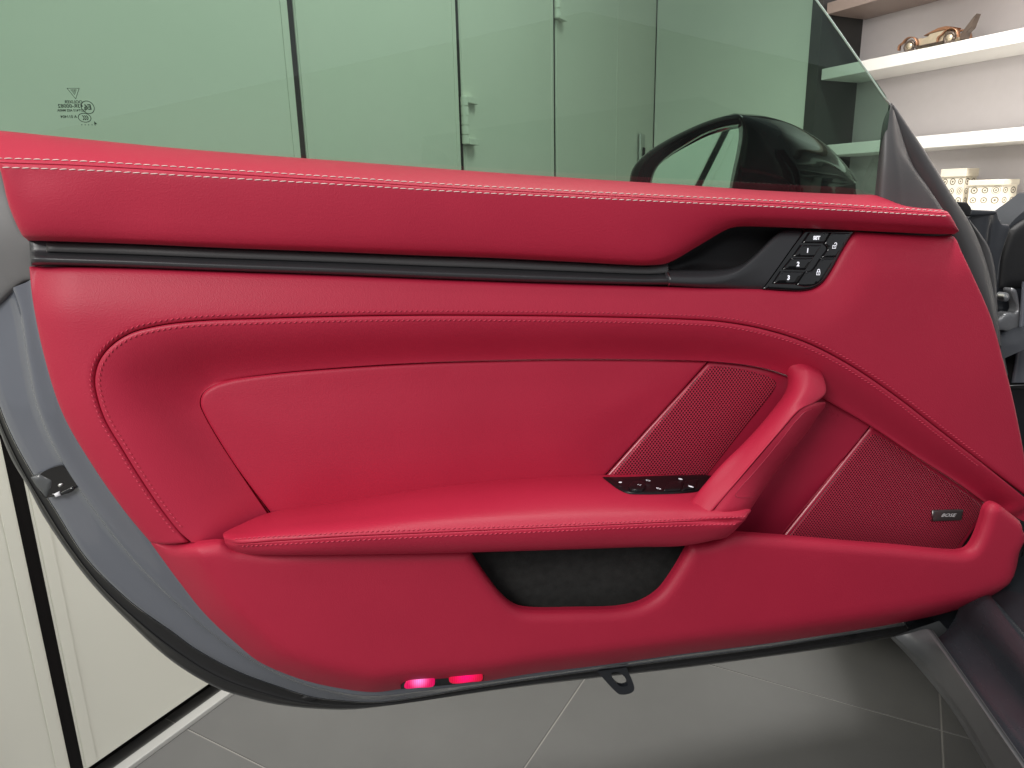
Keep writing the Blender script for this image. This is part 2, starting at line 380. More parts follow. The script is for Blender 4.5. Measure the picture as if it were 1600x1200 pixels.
# ================================================================== ROOM
TH = R(-40); A3 = np.array([math.cos(TH), math.sin(TH), 0]); B3 = np.array([-A3[1], A3[0], 0]); Z3 = np.array([0, 0, 1.])
def ab(a, b, z): return A3*a+B3*b+Z3*z
floor = mk('floor', [ab(-3, -3, -.0016), ab(5, -3, -.0016), ab(5, 6, -.0016), ab(-3, 6, -.0016)], [(0, 1, 2, 3)], M_GROUT, smooth=False, kind='structure')
tile_me = None
for i in range(-1, 5):
    for j in range(-2, 6):
        c = ab(-.55+.6*(i+.5), .04+.6*(j+.5), -.0075)
        if tile_me is None:
            t = box('tile', (0, 0, 0), (A3, B3, Z3), (.5972, .5972, .015), M_TILE, floor, bev=.0012); tile_me = t.data
        else:
            t = bpy.data.objects.new('tile', tile_me); COL.objects.link(t); t.parent = floor
        t.location = c

# ---- hinged panel wall behind the glass
WA = -.545
wall = thing('panel_wall', ab(WA-.02, .5, 0), 'cream hinged panel wall with black joints behind the car door', 'wall')
edges = [-1.35, -.745, -.137, .476, 1.056, 1.63, 2.215]
box('backing_board', ab(WA-.05, .68, 1.25), (A3, B3, Z3), (.02, 4.4, 2.5), M_GAP, wall)
for k in range(len(edges)-1):
    b0, b1 = edges[k]+.008, edges[k+1]-(.008 if k < 5 else .002)
    if k == 2: b0 += .003
    o = box('panel', ab(WA-.015, (b0+b1)/2, 1.27), (A3, B3, Z3), (.03, b1-b0, 2.46), M_PANEL, wall, bev=.0015)
    for bb in (b0+.011, b1-.011):
        box('edge_strip', ab(WA+.0008, bb, 1.27), (A3, B3, Z3), (.0016, .016, 2.455), M_PANEL, o, bev=.0005)
    ROOTLOC[o.name] = (0, 0, 0)
for k, e in enumerate(edges):
    wg = .016 if k != 2 else .020
    if k == 6: wg = .004
    box('joint_gasket', ab(WA-.014, e+(.0015 if k == 2 else 0), 1.26), (A3, B3, Z3), (.022, wg, 2.44), M_GAP, wall, bev=0)  # black strip fills the open gap; its darkness is painted in
box('corner_post', ab(WA-.03, 2.45, 1.25), (A3, B3, Z3), (.05, .464, 2.5), M_PANEL, wall)
box('skirting', ab(WA+.009, .5, .005), (A3, B3, Z3), (.022, 3.7, .010), M_SKIRT, wall)
def hinge(b, z0, z1):
    H = z1-z0
    V, Fc = tube_geo([ab(WA+.008, b, z0), ab(WA+.008, b, z1)], .008, 14); root = mk('hinge', V, Fc, M_PANEL, wall)
    for k in range(5):
        zz = z0+H*(.02+.196*k); V, Fc = tube_geo([ab(WA+.008, b, zz), ab(WA+.008, b, zz+H*.18)], .0105, 16); mk('knuckle', V, Fc, M_PANEL, root, smooth=False)
    for sgn in (0, 1): box('bracket', ab(WA+.010, b+.026, z0+H*(.07+.86*sgn)), (A3, B3, Z3), (.020, .05, H*.13), M_PANEL, root, bev=.001)
    box('plate', ab(WA+.004, b+.028, (z0+z1)/2), (A3, B3, Z3), (.008, .05, H*.74), M_PANEL, root, bev=.001)
hinge(1.062, 1.045, 1.165); hinge(1.635, 1.455, 1.6); hinge(-.742, .93, 1.06)
box('latch_plate', ab(WA+.004, 2.50, 1.10), (A3, B3, Z3), (.008, .06, .13), M_SILVER, wall, bev=.001)
box('latch_slot', ab(WA+.009, 2.515, 1.08), (A3, B3, Z3), (.004, .025, .06), M_GAP, wall, bev=.0005)

# ---- plain return wall and shelving
SD = ray(220, 329); SD = SD*np.array([1, 1, 0]); SD /= np.linalg.norm(SD); SR = -SD      # shelf direction (to the right, nearer)
SN = np.array([SR[1], -SR[0], 0]); 
if SN@(CAM-ray(1275, 150)) < 0: SN = -SN                                                  # faces the room
Q = CAM+ray(1275, 150)/F_PX*3.05; Q[2] = 0
W0 = ab(WA, 2.68, 0); W1 = Q-SR*.03-SN*.02
wd = (W1-W0); wl = np.linalg.norm(wd); wd /= wl; wn = np.array([-wd[1], wd[0], 0]); wn = -wn if wn@(W0-CAM) > 0 else wn
rw = box('return_wall', (W0+W1)/2-wn*.05+Z3*1.3, (wd, wn, Z3), (wl, .1, 2.6), M_PANEL, None, bev=0, kind='structure')
def zat(u, v): return onPlane(np.array(u), np.array(v), Q, SN)[2]
shelves = thing('shelving_unit', Q-SN*.15+SR*1.2, 'white wall shelving with dark side board beyond the windscreen corner', 'shelves')
z1, z2, z3 = zat(1352, 94), zat(1428, 214), zat(1516, 321)
z0 = onPlane(np.array(1310.), np.array(42.), Q-SN*.24, SN)[2]+.044
L = 3.0; DEP = .24
for zz in (z1, z2):
    box('shelf', Q+SR*(L/2+.02)-SN*DEP/2+Z3*(zz-.022), (SR, SN, Z3), (L, DEP, .044), M_SHELF, shelves, bev=.0015)
box('top_shelf', Q+SR*(L/2+.02)-SN*DEP/2+Z3*(z0-.022), (SR, SN, Z3), (L, DEP, .044), M_SHELFTOP, shelves, bev=.0015)
box('counter_top', Q+SR*(L/2+.02)-SN*DEP/2+Z3*(z3-.012), (SR, SN, Z3), (L, DEP+.03, .024), M_SHELF, shelves, bev=.0015)
box('back_board', Q+SR*(L/2+.02)-SN*(DEP+.012)+Z3*1.25, (SR, SN, Z3), (L+.3, .02, 2.5), M_SHELFBACK, shelves, bev=0)
box('side_board', Q-SN*DEP/2+Z3*1.25-SR*.02, (SR, SN, Z3), (.055, DEP+.02, 2.5), M_DARKBOARD, shelves, bev=.002)
gapx = ((onPlane(np.array(1581), np.array(330), Q, SN)-Q)@SR)
for k in range(-2, 4):
    x0 = gapx+.5*k
    if x0 < .01 or x0 > L-.5: continue
    box('cabinet_door', Q+SR*(x0+.25)-SN*.012+Z3*(z3-.026)/2, (SR, SN, Z3), (.492, .02, z3-.032), M_SHELF, shelves, bev=.002)
x0 = gapx
if gapx-.5 < .01: box('cabinet_door', Q+SR*(gapx/2+.01)-SN*.012+Z3*(z3-.026)/2, (SR, SN, Z3), (gapx-.03, .02, z3-.032), M_SHELF, shelves, bev=.002)

# ---- ring-printed boxes on the counter
def ring_box(u0, u1, vtop, vbot, label, nx, ny, back):
    pl = Q-SN*back
    c0 = onPlane(np.array(u0), np.array(vbot), pl, SN); c1 = onPlane(np.array(u1), np.array(vbot), pl, SN); tp = onPlane(np.array((u0+u1)/2), np.array(vtop), pl, SN)
    wdt = abs((c1-c0)@SR); hgt = tp[2]-z3; mid = (c0+c1)/2; mid[2] = 0; dp = min(wdt*.8, .17)
    root = thing('storage_box', mid-SN*dp/2+Z3*z3, label, 'box', 'ring-printed boxes on the counter')
    hb = hgt*.78
    V, Fc = box_geo(mid-SN*dp/2+Z3*(z3+hb/2), (SR, SN, Z3), (wdt, dp, hb)); o = mk('body', V, Fc, M_RINGS, root, smooth=False)
    uvl = o.data.uv_layers.new(name='UVMap')
    for p in o.data.polygons:
        for li in p.loop_indices:
            v = o.data.vertices[o.data.loops[li].vertex_index].co; r = np.array(v)-(mid+Z3*z3)
            n = p.normal
            s = (r@SR/wdt+.5)*nx if abs(n.dot(Vector(SR))) < .5 else (r@SN/dp+1)*max(1, nx-1)
            uvl.data[li].uv = (s, (r[2]/hb)*ny)
    box('lid', mid-SN*dp/2+Z3*(z3+hb+hgt*.11), (SR, SN, Z3), (wdt+.008, dp+.008, hgt*.22), M_CARD, root, bev=.002)
ring_box(1466, 1502, 264, 322, 'taller cream box with printed rings beside the window pillar', 3, 3, .04)
ring_box(1511, 1562, 281, 319, 'shorter cream box with printed rings, right of the taller box', 3, 2, .03)

# ---- model car on the shelf
def model_car():
    pl = Q-SN*.07; a = onPlane(np.array(1412), np.array(84), pl, SN); b = onPlane(np.array(1524), np.array(68), pl, SN)
    Lc = abs((b-a)@SR); s0 = a.copy(); s0[2] = z1
    root = thing('model_car', s0+SR*Lc/2, 'small copper and brass vintage model car on the upper white shelf', 'model car')
    def T(x, y, z): return s0+SR*(x*Lc)+SN*(y*Lc)+Z3*(z*Lc)
    def slab(name, prof, y0, y1, m):
        prism(name, [T(x, y0, z) for x, z in prof], SN*(y1-y0)*Lc, m, root, bev=Lc*.006)
    slab('hood', [(.24, .05), (.26, .16), (.30, .17), (.34, .15), (.45, .19), (.46, .05)], -.10, .10, M_BRASS)
    slab('body', [(.42, .05), (.43, .19), (.66, .20), (.72, .14), (.80, .10), (.82, .05)], -.12, .12, M_BRASS)
    slab('roof', [(.34, .185), (.45, .22), (.55, .245), (.65, .245), (.72, .225), (.70, .205), (.45, .195)], -.12, .12, M_COPPER)
    slab('rear_rack', [(.80, .05), (.82, .13), (.88, .20), (.97, .31), (1.0, .33), (.97, .24), (.95, .17), (.90, .13), (.88, .05)], -.05, .05, M_TYRE)
    for x, r in ((.17, .085), (.73, .085)):
        for y in (-.13, .13):
            ang = np.linspace(0, 2*math.pi, 22)
            V, Fc = tube_geo([T(x+r*.75*math.cos(t), y, r+r*.75*math.sin(t)) for t in ang], r*.25*Lc, 8); wh = mk('wheel', V, Fc, M_TYRE, root)
            V, Fc = tube_geo([T(x, y-.012, r), T(x, y+.012, r)], r*.55*Lc, 14); mk('hub', V, Fc, M_BRASS, root)
            ang = np.linspace(-.1, math.pi*1.08, 14)
            V, Fc = loft_geo([[T(x+(r+.025)*math.cos(t)-(.04 if t > 2.6 else 0), y+dy, r+(r+.025)*math.sin(t)) for t in ang] for dy in (-.03, .03)], n=20, sub=1, xyz=True)
            fo = mk('mudguard', V, Fc, M_COPPER, root); md = fo.modifiers.new('thick', 'SOLIDIFY'); md.thickness = .01*Lc
    for y in (-.13, .13): slab('running_board', [(.25, .05), (.25, .065), (.65, .065), (.65, .05)], y-.03, y+.03, M_TYRE)
model_car()

# ================================================================== CAR DOOR
door = thing('car', tuple(onZ(np.array(1560.), np.array(1150.), 0.0)), 'grey car with its red leather trimmed door standing open', 'car')

# shared pixel curves
BELT_BOT = [(47, 376), (202, 381), (337, 387), (540, 394.5), (650, 399), (766, 403), (900, 409.5), (1016, 414.5), (1043, 412)]
BAR_BOT = [(50, 414), (202, 419), (337, 424), (540, 431), (800, 441), (1020, 447.5), (1105, 450.5), (1190, 452)]
SEAM = [(297, 847), (280, 830), (250, 791.5), (216, 741), (189, 697), (165, 656.5), (152, 619), (148.5, 592), (155, 565), (172, 542), (202.5, 521.5),
        (243, 510), (304, 502), (405, 498), (540, 494.5), (665, 493), (800, 493.5), (935, 495.5), (1065, 499), (1127.5, 503), (1195, 515), (1262.5, 536.7),
        (1330, 572), (1397.5, 617.7), (1465, 670), (1532.5, 722), (1603, 777)]
INNER = [(420, 806), (371, 732), (337.5, 680), (317, 643), (312, 629.5), (315.6, 614), (331, 601), (358, 592), (422, 582), (540, 571.5), (665, 564), (800, 560),
         (901, 558.6), (1060, 560.5), (1110, 562.5), (1178, 570), (1229, 584), (1260, 600), (1289.5, 621), (1360, 663), (1431, 710.5), (1499, 754), (1539, 785)]
def xz(pts, h): p = resample(crom([q[:2] for q in pts]), step=6); q = P(p[:, 0], p[:, 1], h); return q[:, [0, 2]]

# ---- shell
rows_trim = [(48, 436), (53, 475), (69, 552), (100, 646), (150, 732), (198, 800), (236, 848), (282, 908), (322, 958), (371, 1005), (405, 1032), (472, 1060), (540, 1075), (585, 1079), (631, 1073), (753, 1062), (935, 1037), (1070, 1018), (1195, 1003), (1323, 984), (1420, 966)]
rows_crease = [(18, 452), (30, 490), (42, 565), (58, 640), (96, 724), (147, 800), (200, 868), (268, 938), (337, 997), (405, 1041), (472, 1070), (540, 1086), (587, 1089.5), (631, 1085), (753, 1069.5), (935, 1044), (1070, 1025), (1195, 1009), (1323, 989), (1420, 972)]
rows_line = [(-40, 480), (-20, 575), (0, 640), (20, 687), (50, 741), (84, 795), (135, 874), (202, 940), (270, 989), (304, 1014), (371, 1050), (439, 1075), (489, 1090), (540, 1096), (588, 1098), (631, 1093.6), (732, 1077), (867, 1056.5), (1070, 1029.5), (1195, 1013), (1323, 993), (1420, 977)]
rows_out = [(-45, 500), (-22, 610), (0, 673), (20, 720), (44, 760), (69, 807), (135, 901), (202, 972), (270, 1033), (337, 1073), (371, 1085), (439, 1101), (540, 1108), (597, 1103), (800, 1074), (918, 1060), (1070, 1042.5), (1195, 1026), (1313, 1009), (1425, 990)]
def hh(pts, h, du=0, dv=0): return [(p[0]+du, p[1]+dv, h) for p in pts]
loft('door_shell', [hh(rows_trim, .0, 12, -14), hh(rows_trim, -.010, 4, -5), hh(rows_trim, -.014, -3, 3), hh(rows_crease, -.0145, 3, -3), hh(rows_crease, -.020), hh(rows_line, -.027, 5, -4), hh(rows_line, -.030, 1.2, -1.2), hh(rows_line, -.034)], M_PAINT, door, n=220, sub=4)
mid_seal = [((a[0]+b[0])/2, (a[1]+b[1])/2) for a, b in zip(resample(crom(rows_line), n=24), resample(crom(rows_out), n=24))]
loft('weather_seal', [hh(rows_line, -.030, .3, -.3), hh(rows_line, -.048, .5, -.2), hh(mid_seal, -.056, -2, 0), hh(mid_seal, -.054, 0, 3), hh(rows_out, -.064, 5, -4), hh(rows_out, -.068, 2, -1.5)], M_RUBBER, door, n=220, sub=3)
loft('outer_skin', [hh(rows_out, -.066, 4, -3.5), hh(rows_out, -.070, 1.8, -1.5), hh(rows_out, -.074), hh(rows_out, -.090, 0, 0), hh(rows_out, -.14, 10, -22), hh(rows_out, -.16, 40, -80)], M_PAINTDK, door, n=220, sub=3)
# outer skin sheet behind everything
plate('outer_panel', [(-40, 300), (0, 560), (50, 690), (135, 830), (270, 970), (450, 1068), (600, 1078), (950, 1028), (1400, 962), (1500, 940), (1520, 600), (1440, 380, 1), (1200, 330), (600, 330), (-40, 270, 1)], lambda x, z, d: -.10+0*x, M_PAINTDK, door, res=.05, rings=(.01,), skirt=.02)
plate('pillar_trim', [(-45, 190, 1), (4, 240), (18, 300), (40, 362), (60, 380, 1), (60, 440, 1), (44, 439), (20, 455), (0, 474), (-45, 505, 1)], lambda x, z, d: -.012+rnd(d, .006, .004)+.004*np.sin(z*45), M_STRIP, door, res=.008)
plate('drain_plug', [(471, 1090), (478, 1086.5), (487, 1086.5), (501, 1090), (492, 1095), (480, 1096)], -.044, M_BLACK, door, res=.004, rings=(.001,), step=2)
plate('drain_plug', [(1318, 988), (1330, 986), (1341, 987), (1338, 994), (1328, 997), (1319, 994)], -.044, M_BLACK, door, res=.004, rings=(.001,), step=2)

# ---- latch in the rear edge
plate('latch_recess', [(63, 741), (93, 728), (100, 730), (120, 758), (115, 764), (72, 778), (67, 776), (60, 755)], lambda x, z, d: -.016-.0*d, M_PIANO, door, res=.006, rings=(), skirt=.01, step=2)
lt = plate('latch_cover', [(62, 741, 1), (74, 747, 1), (81, 752), (73, 778, 1), (57, 760, 1), (48, 746, 1)], lambda x, z, d: -.0145+rnd(d, .002, .0015), M_SILL, door, res=.006, rings=(.001,), step=2)
plate('latch_striker_slot', [(76, 776, 1), (82, 770, 1), (94, 769, 1), (112, 760, 1), (118, 762), (113, 768), (96, 774, 1)], -.0135, M_PIANO, door, res=.005, rings=(.001,), step=2)
plate('latch_pad', [(84, 772, 1), (92, 768.5, 1), (95, 774, 1), (87, 777, 1)], -.0115, M_WHITEMARK, door, res=.004, rings=(.0008,), step=2)
plate('latch_claw', [(90, 758), (94, 755), (99, 756), (97, 760), (92, 761)], -.0135, M_SILVER, door, res=.003, rings=(.0008,), step=1.5)

plate('trim_carrier', [(30, 330, 1), (800, 360), (1180, 345, 1), (1484, 345, 1), (1493, 362, 1), (1489, 376, 1), (1478, 420, 1), (1330, 470, 1), (800, 470), (60, 430, 1)], lambda x, z, d: -.016+0*x, M_BLACK, door, res=.05, rings=(), skirt=.02, step=10)
# ---- belt (window sill) pad: loft with a stitched seam
R_TOP = [(-14, 203), (135, 217.7), (270, 231), (405, 242), (540, 252), (732, 266.6), (867, 276), (969, 282.8), (1065, 288.6), (1195, 297.7), (1330, 303.7), (1368, 305), (1386, 310), (1411, 321), (1468, 327)]
R_US = [(-8, 247.5), (101, 251), (202, 256.5), (337, 265), (540, 278), (699, 288.6), (867, 297.5), (1065, 307.5), (1262, 317), (1479, 331)]
R_LS = [(2, 261.5), (135, 266), (337, 277.4), (540, 289), (699, 298.7), (867, 307), (1065, 316.5), (1262, 325.7), (1484, 338)]
def rs(pts, n=40): return resample(crom(pts), n=n)
def mix(a, b, t): return rs(a)*(1-t)+rs(b)*t
R_BOT = [(47, 376), (202, 381), (337, 387), (540, 394.5), (650, 399), (766, 403), (900, 409.5), (1016, 414.5), (1043, 411), (1090, 385), (1126, 363.5), (1141, 356.5), (1158, 354), (1211, 355), (1334, 360), (1397, 363), (1465, 366), (1489, 366)]
R_MID = [(17, 321), (202, 326), (400, 340), (600, 352), (800, 360), (1000, 366), (1080, 352), (1140, 340), (1300, 343), (1450, 352), (1493, 355)]
R_LOW = [(37, 366), (202, 371), (337, 377), (540, 384), (766, 392), (900, 399), (1012, 404), (1036, 400), (1085, 374), (1126, 354), (1158, 347), (1300, 350), (1465, 358), (1496, 361)]
def cap(row, h, dl=0.014, dr=.014):
    row = np.asarray(row, float); hs = np.full(len(row), h)
    out = [(row[0][0]-1.0, row[0][1]+1, h-dl)]+[(p[0], p[1], q) for p, q in zip(row, hs)]+[(row[-1][0]+1.2, row[-1][1], h-dr)]
    return out
brow = [cap(mix(R_TOP, R_TOP, 0)+np.array([0, 6.]), -.02), cap(R_TOP, .010), cap(mix(R_TOP, R_US, .45), .034), cap(mix(R_TOP, R_US, .95), .0495), cap(mix(R_US, R_LS, .22), .0522),
        cap(mix(R_US, R_LS, .46), .0530), cap(mix(R_US, R_LS, .50), .0505), cap(mix(R_US, R_LS, .54), .0532), cap(mix(R_US, R_LS, .82), .0545), cap(mix(R_LS, R_MID, .15), .0545),
        cap(R_MID, .050), cap(R_LOW, .0425), cap(mix(R_LOW, R_BOT, .7), .034), cap(R_BOT, .024), cap(mix(R_BOT, R_BOT, 0)+np.array([0, -3.]), -.005)]
belt = loft('window_sill_pad', brow, M_LEATHER, door, key='belt', n=260, sub=3)

# ---- long dark release bar under it
def bar(f): return mix(BELT_BOT, [(50, 414), (202, 419), (337, 424), (540, 431), (800, 441), (1020, 446), (1044, 446)], f)
rb = [(-.1, -.0), (0, .010), (.42, .013), (.5, .016), (.58, .0215), (.72, .0265), (.86, .0255), (.96, .017), (1.0, .008), (1.02, -.002)]
loft('release_bar', [cap(bar(f), h, .008, .002) for f, h in rb], M_DARKGLOSS, door, key='bar', n=200, sub=4)
loft('bar_inlay', [cap(bar(f)[1:], h, .004, .002) for f, h in ((.06, .010), (.09, .0155), (.40, .0175), (.45, .0145))], M_DARK, door, n=200, sub=3)
plate('grip_recess', [(1030, 416, 1), (1043, 409), (1090, 382), (1126, 360), (1141, 353), (1158, 350), (1260, 352, 1), (1240, 400, 1), (1180, 440, 1), (1030, 436, 1)],
      lambda x, z, d: .004-.018*sm(d/.02), M_BLACK, door, res=.006)
GT = [(1037, 420), (1060, 421.5), (1085, 422.5), (1115, 422.3), (1139, 420), (1152, 416.5), (1164, 411), (1184, 394), (1207, 371.5), (1220, 362), (1236, 359.5), (1256, 360)]
GB = [(1044, 447), (1075, 449), (1105, 450.5), (1150, 451.5), (1178, 452), (1191, 451.8)]
def grow(f, h, h2): m = mix(GT, GB, f); return [(p[0], p[1], h+(h2-h)*sm(i/39)) for i, p in enumerate(m)]
loft('pull_grip', [grow(-.04, -.012, -.008), grow(0, .006, .010), grow(.05, .012, .0155), grow(.16, .0165, .018), grow(.45, .024, .0195), grow(.75, .0255, .0195), grow(.93, .0185, .018), grow(1, .008, .014)], M_DARKGLOSS, door, key='grip', n=90, sub=4)
V, Fc = tube_geo([P(np.array(u), np.array(v), h) for u, v, h in ((1036, 419.5, .004), (1041, 424, .0135), (1045.3, 430, .0215), (1046.6, 436, .0245), (1045.5, 442, .0225), (1044, 447, .012))], .0014, 8); mk('accent_ring', V, Fc, M_SILVER, door)

# ---- memory / lock buttons
ZU = lambda x, y: (1020+x/4.706, 340+y/4.706)
def zpts(l): return [ZU(*p[:2])+tuple(p[2:]) for p in l]
bp = plate('button_panel', zpts([(1118, 92, 1), (1482, 92, 1), (1400, 225), (1300, 403), (1245, 478), (1180, 521), (1100, 537), (810, 527, 1)]), lambda x, z, d: .0185+rnd(d, .002, .0015), M_PIANO, door, key='bpanel', res=.006, step=3)
ROOTLOC[bp.name] = (0, 0, 0)
def button(pts, key):
    o = plate('button', zpts(pts), lambda x, z, d: .0212+rnd(d, .0012, .0010), M_PIANO, bp, key=key, res=.004, rings=(.0004, .0009), skirt=.003, step=2)
    return o
btn = {}
btn['set'] = button([(1152, 110, 1), (1296, 110, 1), (1252, 190, 1), (1103, 187, 1)], 'b_set')
btn['1'] = button([(1093, 200, 1), (1237, 204, 1), (1183, 291, 1), (1033, 287, 1)], 'b_1')
btn['2'] = button([(1022, 299, 1), (1177, 299, 1), (1119, 386, 1), (955, 382, 1)], 'b_2')
btn['3'] = button([(943, 395, 1), (1107, 399, 1), (1048, 491, 1), (884, 487, 1)], 'b_3')
btn['open'] = button([(1309, 110, 1), (1452, 114, 1), (1344, 294, 1), (1243, 294, 1), (1287, 225), (1262, 196, 1)], 'b_open')
btn['lock'] = button([(1237, 302, 1), (1338, 302, 1), (1290, 385), (1240, 462), (1190, 497), (1120, 508), (1058, 497, 1), (1125, 398, 1), (1172, 388)], 'b_lock')
# printed marks
def frame_at(u, v, key, du=4, lift=.0004):
    p, n = snap(u, v, key); q = snap(u+du, v, key)
    x = (q[0]-p).normalized() if q else Vector((1, 0, 0)); x = (x-n*x.dot(n)).normalized(); y = n.cross(x)
    return p+n*lift, x, y, n
def text_geo(s, size, font_shear=0.0, bold=.0):
    c = bpy.data.curves.new('t', 'FONT'); c.body = s; c.size = size; c.align_x = 'CENTER'; c.align_y = 'CENTER'; c.shear = font_shear; c.offset = bold; c.resolution_u = 3
    o = bpy.data.objects.new('t', c); COL.objects.link(o); dg = bpy.context.evaluated_depsgraph_get()
    me = bpy.data.meshes.new_from_object(o.evaluated_get(dg)); V = np.array([tuple(v.co) for v in me.vertices]); Fc = [tuple(p.vertices) for p in me.polygons]
    bpy.data.objects.remove(o); bpy.data.meshes.remove(me); bpy.data.curves.remove(c); return V, Fc
def stamp(name, V, fr, m, parent, Fc, sx=1, sy=1, **props):
    p, x, y, n = fr; W = [np.array(p+x*float(v[0])*sx+y*float(v[1])*sy+n*.0001) for v in V]
    o = mk(name, W, Fc, m, parent, smooth=False, **props); o.matrix_parent_inverse = Matrix.Translation((0, 0, 0)) if parent in (bp,) or parent.parent else Matrix.Translation(-Vector(ROOTLOC.get(parent.name, (0, 0, 0))))
    return o
def ring_geo(pts, wd, closed=True):
    pts = np.asarray(pts, float); n = len(pts); V = []; Fc = []
    for i in range(n):
        a = pts[(i-1) % n] if closed or i else pts[i]; b = pts[(i+1) % n] if closed or i < n-1 else pts[i]
        t = b-a; t /= np.linalg.norm(t); nn = np.array([-t[1], t[0]]); V += [tuple(pts[i]+nn*wd/2)+(0,), tuple(pts[i]-nn*wd/2)+(0,)]
    for i in range(n if closed else n-1):
        j = (i+1) % n; Fc.append((2*i, 2*i+1, 2*j+1, 2*j))
    return V, Fc
def merge(*gs):
    V = []; Fc = []
    for v, f in gs:
        k = len(V); V += [tuple(x) for x in v]; Fc += [tuple(i+k for i in q) for q in f]
    return V, Fc
MM = .001
for s, (x, y), key, sz in (('SET', (1203, 150), 'set', .0058), ('1', (1137, 243), '1', .0072), ('2', (1067, 343), '2', .0072), ('3', (997, 443), '3', .0072)):
    V, Fc = text_geo(s, sz, bold=.0003); stamp('marking', V, frame_at(*ZU(x, y), 'b_'+key), M_BACKLIT, bp, Fc)
def lock_geo(opened):
    b = ring_geo([(-1.9, -2.6), (1.9, -2.6), (1.9, .4), (-1.9, .4)], .8)
    dot = ring_geo([(-.3, -1.3), (.3, -1.3), (.3, -.8), (-.3, -.8)], .5)
    ang = np.linspace(0, math.pi, 9); dx = 1.3 if opened else 0
    arc = [(dx+1.25, .5)]+[(dx+1.25*math.cos(t), 1.9+1.25*math.sin(t)) for t in ang]+([(dx-1.25, .5)] if not opened else [])
    a = ring_geo(arc, .75, False); V, Fc = merge(b, dot, a); return [(v[0]*MM*1.15, v[1]*MM*1.15, 0) for v in V], Fc
for key, (x, y), op in (('open', (1333, 207), True), ('lock', (1216, 402), False)):
    V, Fc = lock_geo(op); stamp('marking', V, frame_at(*ZU(x, y), 'b_'+key), M_BACKLIT, bp, Fc)

# ---- main trim around the stitched seam
TOPC = xz(BAR_BOT+[(1254, 455), (1283, 443), (1317, 387), (1336, 362), (1489, 368)], .02)
LEFTC = xz([(46, 417), (51, 467), (68, 552), (98, 646), (148, 732), (196, 800), (236, 848)], .02)
def h_outer(x, z, d):
    q = np.stack([x, z], 1); t = np.clip(pdist(q, TOPC)/.055, 0, 1)
    h = .018+.014*np.sin(t*math.pi/2)
    return h-.012*(1-np.clip(pdist(q, LEFTC)/.045, 0, 1))**2+rnd(d, .0055, .0042)
RIGHT_E = [(1489, 369), (1503, 397), (1532.5, 460), (1549, 501), (1566, 562), (1580, 616), (1590, 663), (1597, 700), (1603, 740), (1607, 777, 1)]
seam_rev = SEAM[::-1]
plate('upper_trim', [(46, 417, 1)]+BAR_BOT[1:]+[(1232, 455), (1254, 455), (1271, 451.5), (1284.5, 443), (1297, 426), (1318.5, 387.5), (1336, 362, 1), (1397, 366), (1465, 369), (1482, 368.5)]
      + RIGHT_E+[(p[0], p[1]-.6) for p in seam_rev[1:-1]]+[(295, 847, 1), (265, 849.5), (236, 848, 1), (196, 800), (148, 732), (98, 646), (68, 552), (51, 467)],
      h_outer, M_LEATHER, door, key='outer', res=.011, rings=(.0008, .002, .0035, .0055, .009), step=5)
SEAMC = xz(SEAM, .028); INC = xz(INNER, -.008)
def h_bol(x, z, d):
    q = np.stack([x, z], 1); a = pdist(q, SEAMC); b = pdist(q, INC); t = a/(a+b+1e-9)
    w = np.clip((a+b)/.075, .6, 1)
    return .032-.042*w*sm(.06+.9*t)/1.0+rnd(a, .0045, .0034)*(1-sm(t*3))+.003*np.sin(math.pi*np.clip(t, 0, 1))
plate('bolster', [(299, 847, 1)]+[(p[0]+.4, p[1]+.6) for p in SEAM[1:-1]]+[(1604, 780, 1), (1600, 815, 1), (1570, 800), (1548, 792, 1)]+[(p[0], p[1]+2) for p in INNER[::-1][1:-1]]+[(424, 812, 1), (380, 850, 1), (330, 849)],
      h_bol, M_LEATHER2, door, key='bolster', res=.009, rings=(.0008, .002, .0035, .0055, .009), step=5)

# ---- insert panel
plate('armrest_insert', [(425, 803, 1), (371.5, 732), (338, 680), (318, 644), (313.5, 630), (317, 615.5), (332, 603), (358, 594), (422, 584), (540, 573.5), (665, 566), (800, 562), (901, 560.6), (1060, 562), (1106, 563.5, 1), (1030, 648), (942, 745, 1), (942, 775, 1), (800, 790), (600, 812), (425, 820, 1)],
      lambda x, z, d: -.004+rnd(d, .005, .0045)+.004*sm(d/.08), M_LEATHER, door, key='insert', res=.013, rings=(.0008, .002, .0035, .005), step=5)

# ---- speaker grilles
plate('grille_surround', [(946, 744, 1), (1030, 650), (1109, 564, 1), (1178, 572), (1229, 586), (1262, 603, 1), (1240, 650, 1), (1180, 720), (1130, 770, 1), (1000, 775, 1), (960, 765, 1)], lambda x, z, d: -.005+rnd(d, .004, .003), M_REDPLASTIC, door, key='sur1', res=.012)
plate('speaker_grille', [(953, 744, 1), (1030, 658), (1108, 575), (1125, 572.5), (1168, 579), (1204, 590), (1213, 598), (1210, 608), (1160, 672), (1104, 743, 1)], lambda x, z, d: -.0035+rnd(d, .004, .0018)+.001*sm(d/.03), M_GRILLE, door, key='g1', res=.012, rings=(.001, .002, .004))
plate('handle_backing', [(1228, 590, 1), (1262, 602), (1290, 622), (1360, 664, 1), (1290, 752), (1222, 840, 1), (1190, 850, 1), (1120, 850, 1), (1100, 780, 1)], lambda x, z, d: -.016+rnd(d, .004, .003)+.16*(x-.60)+.05*(z-.6), M_REDPLASTIC, door, key='back', res=.011)
plate('grille_surround', [(1362, 665, 1), (1431, 712), (1499, 756), (1537, 786), (1535, 800), (1493, 868, 1), (1360, 860), (1218, 845, 1), (1290, 755)], lambda x, z, d: -.010+rnd(d, .003, .0025), M_REDPLASTIC, door, key='sur2', res=.012, skirt=.001)
